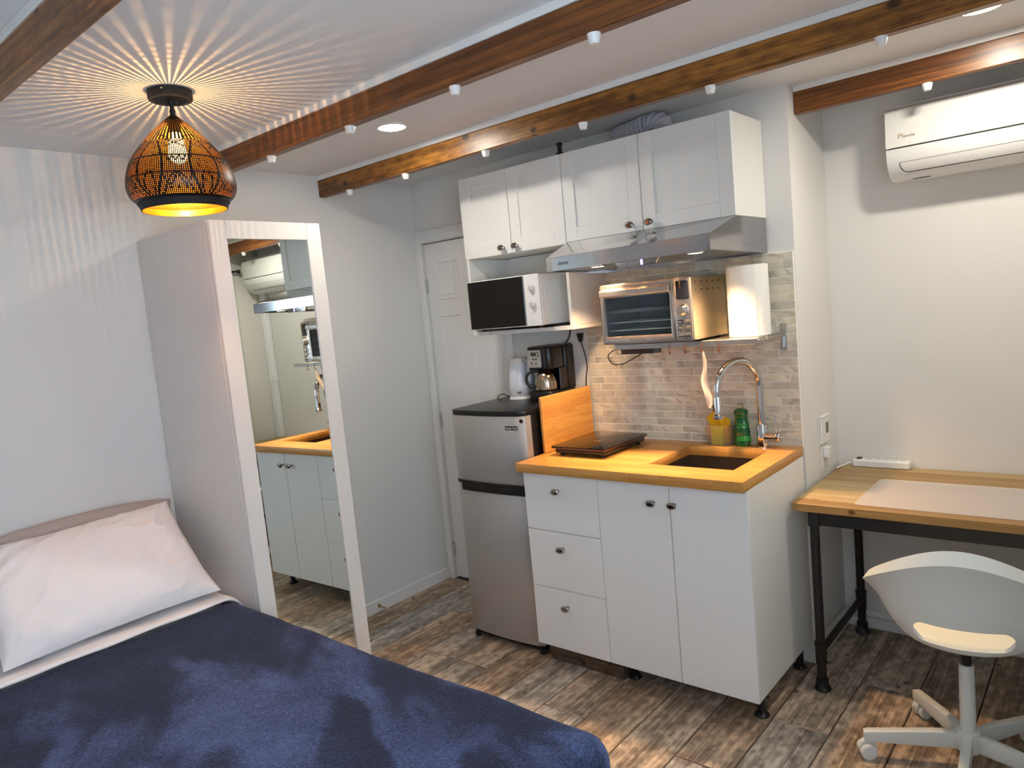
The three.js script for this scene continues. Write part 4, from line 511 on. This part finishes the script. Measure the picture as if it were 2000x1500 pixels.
// ---------------------------------------------------------------- small fittings on the walls
{
  const t = thing('wall_control', 'white wall control with grey window on the wall beside the desk', 'wall control', [XK, 0.88, -0.225]);
  part(t, 'back_plate', bx(XK + 0.0003, XK + 0.004, 0.872, 0.996, -0.285, -0.168, 0.0015), M.whitePlastic); part(t, 'housing', bx(XK + 0.004, XK + 0.014, 0.88, 0.99, -0.278, -0.176, 0.003), M.whitePlastic); part(t, 'window', bx(XK + 0.0135, XK + 0.0146, 0.918, 0.964, -0.263, -0.228, 0.0003), std('#5c5a50', 0.25), 'grey display window');
  part(t, 'top_lip', bx(XK + 0.004, XK + 0.018, 0.99, 0.996, -0.278, -0.176, 0.002), M.whitePlastic);
  const o = thing('power_outlet', 'white power outlet with plugged-in adapter above the desk corner', 'outlet', [XK, 0.76, -0.225]);
  part(o, 'back_plate', bx(XK + 0.0003, XK + 0.004, 0.757, 0.868, -0.268, -0.19, 0.0015), M.whitePlastic); part(o, 'adapter', bx(XK + 0.004, XK + 0.026, 0.815, 0.862, -0.25, -0.208, 0.004), M.whitePlastic); part(o, 'indicator', bar([XK + 0.0255, 0.826, -0.229], [XK + 0.0268, 0.826, -0.229], 0.0035), std('#8a8030', 0.4), 'olive indicator dot'); part(o, 'socket', bx(XK + 0.004, XK + 0.006, 0.766, 0.804, -0.248, -0.21, 0.002), std('#d4d2cc', 0.5));
  const s = thing('door_stop', 'brass spring door stop on the baseboard', 'door stop', [0.0132, 0.035, 0.56]); part(s, 'flange', turned([[0, 0], [0.011, 0], [0.011, 0.002], [0.006, 0.006], [0, 0.006]], [0.0132, 0.035, 0.56], [1, -0.05, 0], 20), M.brass); part(s, 'rod', bar([0.018, 0.035, 0.56], [0.075, 0.032, 0.56], 0.004, 12, 0.0032), M.brass); part(s, 'rubber_tip', bar([0.0745, 0.032, 0.56], [0.085, 0.0315, 0.56], 0.0058), std('#d8d2c4', 0.7));
}
// ---------------------------------------------------------------- air conditioner
{
  const x0 = 2.413, x1 = 3.352, za = ZA + 0.002, g = thing('air_conditioner', 'white split air conditioner on the alcove wall under the short beam', 'air conditioner', [2.88, 1.91, -0.33]);
  const lower = [[za, 1.93], [-0.37, 1.913], [-0.31, 1.913], [-0.278, 1.922], [-0.252, 1.942], [-0.232, 1.972], [-0.2225, 2.0], [-0.2195, 2.026], [za, 2.026]];
  part(g, 'lower_body', prismX(lower, x0, x1, 0.006, 0.6), M.whitePlastic);
  part(g, 'front_panel', prismX([[za + 0.04, 2.0315], [-0.2185, 2.0315], [-0.2175, 2.06], [-0.2195, 2.15], [-0.224, 2.168], [-0.24, 2.178], [za + 0.04, 2.18]], x0, x1, 0.005, 0.6), phy('#e8e6e0', 0.22));
  part(g, 'back_frame', prismX([[za, 2.027], [-0.24, 2.027], [-0.24, 2.031], [za + 0.039, 2.032], [za + 0.039, 2.184], [za, 2.186]], x0 + 0.006, x1 - 0.006, 0.001), M.blackMatte);
  part(g, 'top_grille', bx(x0 + 0.01, x1 - 0.01, 2.1803, 2.19, za, -0.26, 0.002), M.whitePlastic);
  const lv = part(g, 'louver', prismX([[-0.2335, 1.975], [-0.2315, 1.9745], [-0.2505, 1.945], [-0.2755, 1.9245], [-0.2785, 1.926], [-0.254, 1.9465]], x0 + 0.045, x1 - 0.045, 0.0005, 0.6), M.whitePlastic);
  part(lv, 'louver_gap', merge([bar([x0 + 0.044, 1.974, -0.2312], [x0 + 0.046, 1.957, -0.2415], 0.0014, 8), bar([x0 + 0.046, 1.957, -0.2415], [x0 + 0.056, 1.942, -0.252], 0.0014, 8), bar([x0 + 0.056, 1.942, -0.252], [x0 + 0.07, 1.9375, -0.2562], 0.0014, 8), bar([x0 + 0.07, 1.9375, -0.2562], [x1 - 0.07, 1.9375, -0.2562], 0.0016, 8), bar([x0 + 0.044, 1.975, -0.231], [x1 - 0.044, 1.975, -0.231], 0.0007, 6)]), M.blackMatte);
  part(g, 'vent_slot', bx(x0 + 0.075, x0 + 0.135, 1.912, 1.9136, -0.312, -0.3, 0.0003), std('#8a8a86', 0.6));
  lettering(g, 'senville', 0.068, 0.026, [2.487, 2.0705, -0.2163], { color: '#5a564e', weight: 'normal', size: 0.5, tx: 0.6, ty: 0.64, draw: (c, w, h) => { c.lineWidth = h * 0.07; c.strokeStyle = '#2a2620'; c.beginPath(); c.arc(w * 0.3, h * 1.0, h * 0.62, 3.3, 4.9); c.stroke(); c.strokeStyle = '#e0a020'; for (let i = 0; i < 5; i++) { const a = 3.3 + i * 0.38; c.beginPath(); c.moveTo(w * 0.2 + Math.cos(a) * h * 0.28, h * 0.52 + Math.sin(a) * h * 0.28); c.lineTo(w * 0.2 + Math.cos(a) * h * 0.44, h * 0.52 + Math.sin(a) * h * 0.44); c.stroke(); } } });
  lettering(g, '', 0.03, 0.012, [3.27, 2.06, -0.2163], { name: 'indicator', draw: (c, w, h) => { c.fillStyle = '#9a968c'; c.fillRect(w * 0.35, h * 0.25, w * 0.3, h * 0.5); } });
  const cv = thing('pipe_cover', 'white vertical pipe cover in the alcove corner below the air conditioner', 'pipe cover', [3.405, 0, -0.41]); part(cv, 'channel', bx(3.372, 3.438, 0.086, 2.2, ZA + 0.0005, ZA + 0.045, 0.006), phy('#eceef0', 0.2)); part(cv, 'coupling', bx(3.369, 3.4385, 1.2, 1.26, ZA + 0.0005, ZA + 0.048, 0.004), phy('#eceef0', 0.2));
}
{   // curtain on the right wall, seen in the mirror
  const g = thing('curtain', 'plain white curtain hanging beside the desk, seen in the mirror', 'curtain', [3.4, 0.05, 0.5]);
  part(g, 'fabric', grid(160, 12, (u, v) => { const zz = mix(-0.16, 1.25, u), a = Math.sin(u * 62) * 0.017 + Math.sin(u * 23 + 1) * 0.008; return [3.388 + a * mix(0.75, 1.1, v), mix(2.085, 0.06, v), zz]; }), M.curtain);
  const rod = part(g, 'rod', bar([3.388, 2.1, -0.2], [3.388, 2.1, 1.3], 0.008), M.black); for (const z of [-0.21, 1.31]) part(rod, 'finial', norm(new THREE.SphereGeometry(0.017, 16, 12)).translate(3.388, 2.1, z), M.black); for (const z of [-0.18, 1.28]) part(rod, 'rod_bracket', bar([3.439, 2.1, z], [3.388, 2.1, z], 0.006), M.black);
}

// ---------------------------------------------------------------- desk
{
  const x0 = 2.147, x1 = 3.36, z0 = -0.425, z1 = 0.24, yt = 0.743, yb = 0.713, g = thing('desk', 'pine desk with black pipe legs in the alcove', 'desk', [2.75, 0, -0.09]);
  const n = 9, w = (z1 - z0) / n, r = rng(17);
  for (let i = 0; i < n; i++) part(g, 'board', bx(x0, x1, yb, yt, z0 + i * w + 0.0002, z0 + (i + 1) * w - 0.0002, 0.0009, 0, i === n - 1 ? [-2.136, -0.648] : [r() * 2, r() * 1.3]), M.pine[i === n - 1 ? 2 : Math.floor(r() * 3)]);
  const mt = std('#141416', 0.5, {});
  const lx = [2.213, 3.3], lz = [-0.368, 0.192];
  part(g, 'apron', bx(2.235, 3.28, 0.655, 0.7125, 0.178, 0.206, 0.003), mt); part(g, 'apron', bx(2.235, 3.28, 0.655, 0.7125, -0.382, -0.354, 0.003), mt);
  for (const x of lx) {
    part(g, 'side_rail', bx(x - 0.014, x + 0.014, 0.66, 0.7125, -0.35, 0.176, 0.003), mt); part(g, 'crossbar', bar([x, 0.152, -0.36], [x, 0.152, 0.184], 0.0135), mt);
    for (const z of lz) {
      const l = part(g, 'leg', bar([x, 0.012, z], [x, 0.7125, z], 0.0165), mt);
      part(l, 'foot_flange', lathe([[0, 0.0005], [0.03, 0.0005], [0.031, 0.004], [0.027, 0.012], [0.022, 0.026], [0.022, 0.045], [0.019, 0.047], [0, 0.047]], [x, 0, z], 24), mt); part(l, 'tee_fitting', lathe([[0.0165, 0.105], [0.0205, 0.107], [0.0205, 0.178], [0.023, 0.18], [0.023, 0.19], [0.0165, 0.192]], [x, 0, z], 24), mt); part(l, 'top_fitting', lathe([[0.0165, 0.648], [0.023, 0.65], [0.023, 0.7125], [0, 0.7125]], [x, 0, z], 24), mt);
    }
  }
  solo('desk_mat', 'translucent frosted desk mat on the pine desk', 'desk mat', prismY(rrect(2.352, 3.03, -0.2, 0.192, 0.025), yt + 0.0002, yt + 0.0022, 0.0005), new THREE.MeshPhysicalMaterial({ color: '#ddd2ca', roughness: 0.6, transmission: 0.55, thickness: 0 }), [2.69, yt, 0]);
  const p = thing('power_strip', 'white power strip with dark switch lying at the back of the desk', 'power strip', [2.31, yt, -0.398]);
  part(p, 'housing', bx(2.197, 2.423, yt + 0.0003, yt + 0.034, -0.424, -0.377, 0.006), M.whitePlastic); part(p, 'switch', bx(2.213, 2.233, yt + 0.0335, yt + 0.0395, -0.411, -0.39, 0.0015), std('#3a1614', 0.4), 'dark red switch');
  for (let i = 0; i < 5; i++) { const x = 2.262 + i * 0.033; part(p, 'socket', bx(x - 0.011, x + 0.011, yt + 0.0335, yt + 0.0348, -0.412, -0.389, 0.0006), std('#cfcdc8', 0.5)); }
  part(p, 'cord', tube([[2.197, yt + 0.015, -0.4], [2.18, yt + 0.013, -0.398], [2.165, yt + 0.006, -0.38], [2.156, yt + 0.006, -0.35], [2.152, yt + 0.005, -0.31]], 0.0036, 30, 8), M.whitePlastic);
}
// ---------------------------------------------------------------- swivel chair, its back to the room
{
  const cx = 2.727, cz = 0.425, g = thing('swivel_chair', 'white plastic swivel chair with beige seat pad at the desk', 'chair', [cx, 0, cz]);
  const y0 = 0.425;
  // bucket: th = 0 at the back (+z); t = 0 in the middle of the seat, 1 at the rim
  const rim = (th) => { const c = Math.cos(th), s = Math.sin(th), b = (1 + c) / 2; return { R: 0.215 + 0.035 * s * s + 0.01 * b, h: mix(0.02, 0.335, Math.pow(b, 0.85) * (0.72 + 0.28 * Math.pow(b, 3))) }; };
  const seatR = (th) => { const c = Math.cos(th); return mix(0.185, 0.15, (1 + c) / 2); };
  const point = (th, t, off) => {
    const { R, h } = rim(th), S = seatR(th), k = 0.46; let r, y;
    if (t < k) { const q = t / k; r = q * S; y = 0.012 * q ** 3; } else { const q = (t - k) / (1 - k); const e = q * q * (3 - 2 * q); const w = Math.min(1, q / 0.8457), lip = Math.max(0, (q - 0.8457) / 0.1543); r = S + (R - S) * (0.72 * w + 0.28 * Math.sqrt(clamp(1 - (1 - w) ** 2))) + 0.026 * Math.max(0, (w - 0.66) / 0.34) ** 2 - lip * 0.024 * (0.4 + 0.6 * (1 + Math.cos(th)) / 2); y = 0.012 + h * 0.9 * (0.25 * w + 0.75 * Math.pow(w, 1.3)) + lip * mix(0.012, 0.036, (1 + Math.cos(th)) / 2); e; }
    return [r * Math.sin(th), y0 + y, r * Math.cos(th)];
  };
  const NU = 120, NV = 60, P = [], I = [], T = 0.008;
  const N = (th, t) => { const e = 1e-3, a = point(th + e, t), b = point(th - e, t), c = point(th, Math.min(1, t + e)), d = point(th, t - e); const n = new THREE.Vector3(c[0] - d[0], c[1] - d[1], c[2] - d[2]).cross(new THREE.Vector3(a[0] - b[0], a[1] - b[1], a[2] - b[2])).normalize(); return n; };
  const ring = (t, o) => { const s = P.length / 3; for (let i = 0; i < NU; i++) { const th = i / NU * 2 * Math.PI, p = point(th, t), n = N(th, t); P.push(p[0] + n.x * o, p[1] + n.y * o, p[2] + n.z * o); } return s; };
  const outer = [], inner = []; for (let j = 1; j <= NV; j++) outer.push(ring(j / NV, 0)); for (let j = NV; j >= 1; j--) inner.push(ring(j / NV, T));
  const seq = [...outer, ...inner], c0 = P.length / 3; P.push(0, y0, 0); const c1 = P.length / 3; P.push(0, y0 + T, 0);
  for (let j = 0; j + 1 < seq.length; j++) for (let i = 0; i < NU; i++) { const k = (i + 1) % NU, a = seq[j] + i, b = seq[j] + k, c = seq[j + 1] + i, d = seq[j + 1] + k; I.push(a, b, d, a, d, c); }
  for (let i = 0; i < NU; i++) { const k = (i + 1) % NU; I.push(c0, seq[0] + k, seq[0] + i); I.push(c1, seq[seq.length - 1] + i, seq[seq.length - 1] + k); }
  let bg = new THREE.BufferGeometry(); bg.setAttribute('position', new THREE.Float32BufferAttribute(P, 3)); bg.setIndex(I); bg.computeVertexNormals();
  { const q = bg.attributes.position, w = new THREE.Vector3(), n0 = bg.attributes.normal; let s = 0; for (let i = 0; i < NU; i++) { const k = seq[40] + i; s += n0.getX(k) * q.getX(k) + n0.getZ(k) * q.getZ(k); } w; if (s < 0) { const ix = bg.index.array; for (let i = 0; i < ix.length; i += 3) { const t = ix[i]; ix[i] = ix[i + 1]; ix[i + 1] = t; } bg.computeVertexNormals(); } }
  bg.setAttribute('uv', new THREE.BufferAttribute(new Float32Array(P.length / 3 * 2), 2));
  const cut = ext(shapeOf(rrect(-0.128, 0.128, y0 + 0.033, y0 + 0.1, 0.032, 10)), 0.3, 0, 0); cut.translate(0, 0, 0.13);
  const A = new Brush(bg), B = new Brush(mergeVertices(norm(cut))); A.updateMatrixWorld(); B.updateMatrixWorld(); const ev = new Evaluator(); ev.useGroups = false; ev.attributes = ['position', 'normal', 'uv'];
  const res = ev.evaluate(A, B, SUBTRACTION).geometry;
  const sh = part(g, 'shell', toCreasedNormals(norm(res), 0.6).rotateY(0.1).translate(cx, 0, cz), M.chairShell); sh;
  part(g, 'seat_pad', grid(64, 14, (u, v) => { const a = u * 2 * Math.PI, R = 0.163 + 0.012 * Math.abs(Math.sin(a)), q = v; let r, y; if (q < 0.55) { r = R * q / 0.55 * 0.9; y = 0.034 - 0.006 * (1 - q / 0.55); } else { const e = (q - 0.55) / 0.45 * Math.PI; r = R * 0.9 + R * 0.1 * Math.sin(e); y = 0.021 + 0.013 * Math.cos(e); } return [r * Math.sin(a), y0 + 0.004 + y, r * Math.cos(a) - 0.012]; }).translate(cx, 0, cz), std('#e4dcc6', 0.85, { side: THREE.DoubleSide }), 'beige seat pad');
  part(g, 'stem', bar([cx, 0.3, cz], [cx, y0 - 0.006, cz], 0.0135), M.black); part(g, 'seat_plate', bx(cx - 0.06, cx + 0.06, y0 - 0.018, y0 + 0.0005, cz - 0.06, cz + 0.06, 0.004), M.black);
  const base = std('#d6d8d2', 0.45);
  part(g, 'column', lathe([[0, 0.11], [0.0225, 0.11], [0.0215, 0.335], [0.019, 0.338], [0.014, 0.338], [0.014, 0.33]], [cx, 0, cz], 28), base); part(g, 'hub', lathe([[0, 0.055], [0.03, 0.055], [0.036, 0.06], [0.038, 0.105], [0.034, 0.122], [0.024, 0.127], [0, 0.127]], [cx, 0, cz], 28), base);
  const a0 = 2.76;
  for (let k = 0; k < 5; k++) {
    const a = a0 + k * Math.PI * 2 / 5, dx = Math.cos(a), dz = Math.sin(a), L = 0.3;
    const arm = ext(shapeOf([[0.02, 0.062], [0.02, 0.116], [0.1, 0.113], [L - 0.01, 0.094], [L, 0.09], [L, 0.062], [L - 0.006, 0.058]]), 0.028, 0.004); arm.translate(0, 0, -0.014); arm.rotateY(-a); arm.translate(cx, 0, cz); part(g, 'base_arm', arm, base);
    const wx = cx + dx * (L - 0.02), wz = cz + dz * (L - 0.02), t = a * 2.3 + 0.9, ax = [Math.cos(t), 0, Math.sin(t)], off = [-ax[2] * 0.012, ax[0] * 0.012];
    const cst = part(g, 'caster', merge([bar([wx, 0.04, wz], [wx, 0.062, wz], 0.006), turned([[0, -0.009], [0.0275, -0.009], [0.0285, -0.005], [0.0285, 0.005], [0.0275, 0.009], [0, 0.009]], [wx + off[0], 0.036, wz + off[1]], ax, 24)]), base);
    for (const s of [-1, 1]) part(cst, 'wheel', turned([[0, -0.007], [0.022, -0.007], [0.0265, -0.004], [0.0265, 0.004], [0.022, 0.008], [0, 0.008]], [wx + off[0] + s * ax[0] * 0.0175, 0.027, wz + off[1] + s * ax[2] * 0.0175], ax.map((v) => v * s), 24), base);
  }
}
// ---------------------------------------------------------------- bed
{
  const g = thing('bed', 'low bed with mattress against the left wall', 'bed', [1.1, 0, 2.3]);
  part(g, 'mattress', (() => { const m = prismY(rrect(0.03, 2.1, 1.62, 2.98, 0.05), 0.3, 0.545, 0.03); return m; })(), M.mattress); part(g, 'bed_frame', bx(0.03, 2.09, 0.12, 0.3, 1.63, 2.97, 0.006), std('#6a5a4c', 0.6));
  for (const [x, z] of [[0.1, 1.7], [2.0, 1.7], [0.1, 2.9], [2.0, 2.9]]) part(g, 'leg', bx(x - 0.03, x + 0.03, 0.0005, 0.12, z - 0.03, z + 0.03, 0.003), std('#4a3c30', 0.6));
  // cloth laid over a rounded slab: ex/ez distances past the flat top curl down over the edge
  const drape = (x, z, X0, X1, Z0, Z1, r, top, bump, floor = 0.1) => {
    const ox = x > X1 ? x - X1 : x < X0 ? x - X0 : 0, oz = z > Z1 ? z - Z1 : z < Z0 ? z - Z0 : 0, d = Math.hypot(ox, oz); let px = clamp(x, X0, X1), pz = clamp(z, Z0, Z1), y = top + bump(x, z);
    if (d > 0) { const q = Math.min(d / r, Math.PI / 2), hz = r * Math.sin(q), drop = r * (1 - Math.cos(q)) + Math.max(0, d - r * Math.PI / 2); px += ox / d * hz; pz += oz / d * hz; y -= drop; const hang = sm(0.1, 0.4, drop); const wv = Math.sin((x + z) * 21) * 0.012 * hang + Math.sin(x * 13 - z * 9) * 0.01 * hang; px += ox / d * wv * (ox ? 1 : 0); pz += oz / d * Math.abs(wv) * (oz > 0 ? 1 : 0); if (y < floor) y = floor; }
    return [px, y, pz, x, z];
  };
  const und = (x, z) => 0.012 * (fbm(x * 2.2 + 3, z * 2.6 + 5, 999, 999, 401, 3) - 0.5) + 0.01 * Math.pow(fbm(x * 5 + z * 3, z * 6 - x * 2 + 20, 999, 999, 409, 2), 2) - 0.006;
  const bl = grid(170, 150, (u, v) => drape(mix(0.522, 2.52, u), mix(1.3, 3.3, v), 0.2, 2.13, 1.65, 2.94, 0.072, 0.566, und, 0.14)); bl.index.array.reverse?.(); bl.computeVertexNormals();
  solo('blanket', 'navy blue plush blanket spread over the bed', 'blanket', bl, M.blanket, [1.3, 0.14, 2.3]).material.side = THREE.DoubleSide;
  const sh = grid(70, 130, (u, v) => { const p = drape(mix(0.04, 0.605, u), mix(1.42, 3.18, v), 0.0, 0.5, 1.65, 2.94, 0.074, 0.582, () => 0, 0.3); let x = mix(0.04, 0.605, u); if (x > 0.5) { const q = Math.min((x - 0.5) / 0.022, Math.PI); const f = drape(0.49, mix(1.42, 3.18, v), 0, 0.5, 1.65, 2.94, 0.074, 0.582, () => 0, 0.3); return [0.5 + 0.02 * Math.sin(q) + 0.004 * Math.sin(v * 40), f[1] - 0.016 * (1 - Math.cos(q)) * 0.55, f[2], x, v * 1.8]; } return [p[0], p[1] + 0.003 * Math.sin(v * 31 + x * 20), p[2], x, v * 1.8]; }); sh.index.array.reverse?.(); sh.computeVertexNormals();
  solo('bed_sheet', 'white bed sheet folded over the top of the blue blanket', 'sheet', sh, M.linen, [0.3, 0.3, 2.3]).material.side = THREE.DoubleSide;
  const pillow = (w, h, T, seed, bow = 0) => { const G = (s) => grid(72, 56, (u, v) => { const a = u * 2 - 1, b = v * 2 - 1, ef = Math.pow(clamp(1 - Math.pow(Math.abs(a), 3.2)), 0.55) * Math.pow(clamp(1 - Math.pow(Math.abs(b), 2.6)), 0.6), pin = (1 - 0.05 * (1 - a * a) * b * b) * (1 - bow * Math.pow(Math.abs(a), 2.5)), pin2 = 1 - 0.05 * (1 - b * b) * a * a;
    const ridge = (n) => Math.pow(1 - Math.abs(2 * n - 1), 3), wr = 0.02 * (fbm(u * 3 + seed, v * 4, 99, 99, seed, 3) - 0.5) + 0.016 * ridge(fbm((u + v) * 3 + seed, (v - u) * 7, 99, 99, seed + 2, 2)) * (0.35 + Math.abs(a * b)) + 0.011 * ridge(fbm(u * 9 - v * 4, v * 3 + u * 2 + seed, 99, 99, seed + 4, 2)) * Math.abs(a);
    return [a * w / 2 * pin2, b * h / 2 * pin, s * (T / 2 * ef + (ef > 0.05 ? wr * Math.min(1, ef * 2) : 0.0008)), u * w, v * h]; });
    const A = G(1), B = G(-1); { const ix = B.index.array; for (let i = 0; i < ix.length; i += 3) { const t = ix[i]; ix[i] = ix[i + 1]; ix[i + 1] = t; } B.computeVertexNormals(); }
    const list = [A, B];
    return merge(list); };
  // local x runs along the wall, local y up the slope, local z out of the pillow
  const place = (geo, c, up, zdir) => { const Y = new THREE.Vector3(...up).normalize(), X = new THREE.Vector3(...zdir).normalize(), Zn = new THREE.Vector3().crossVectors(X, Y); X.crossVectors(Y, Zn); geo.applyMatrix4(new THREE.Matrix4().makeBasis(X, Y, Zn)); return geo.translate(...c); };
  const rows = [[0, 1.985], [1, 2.74]];
  for (const [k, zc] of rows) {
    solo('pillow', k ? 'plain taupe pillow at the far side of the bed' : 'taupe pillow against the wall, behind the white pillow', 'pillow', place(pillow(k ? 0.6 : 0.72, 0.36, 0.105, 23 + k, 0.22), [0.068, 0.766, zc - 0.035], [-0.12, 0.99, 0], [0, -0.02, -1]), M.linenTaupe, [0.15, 0.58, zc]).material.side = THREE.DoubleSide;
    solo('pillow', k ? 'plain white pillow at the far side of the bed' : 'white pillow leaning on the taupe pillow', 'pillow', place(pillow(k ? 0.6 : 0.705, 0.475, 0.15, 11 + k), [0.3, 0.757 + k * 0.015, zc + 0.008], [-0.72, 0.62, 0], [0, 0.02, -1]), M.linen, [0.3, 0.6, zc]).material.side = THREE.DoubleSide;
  }
}
renderer.render(scene, camera);
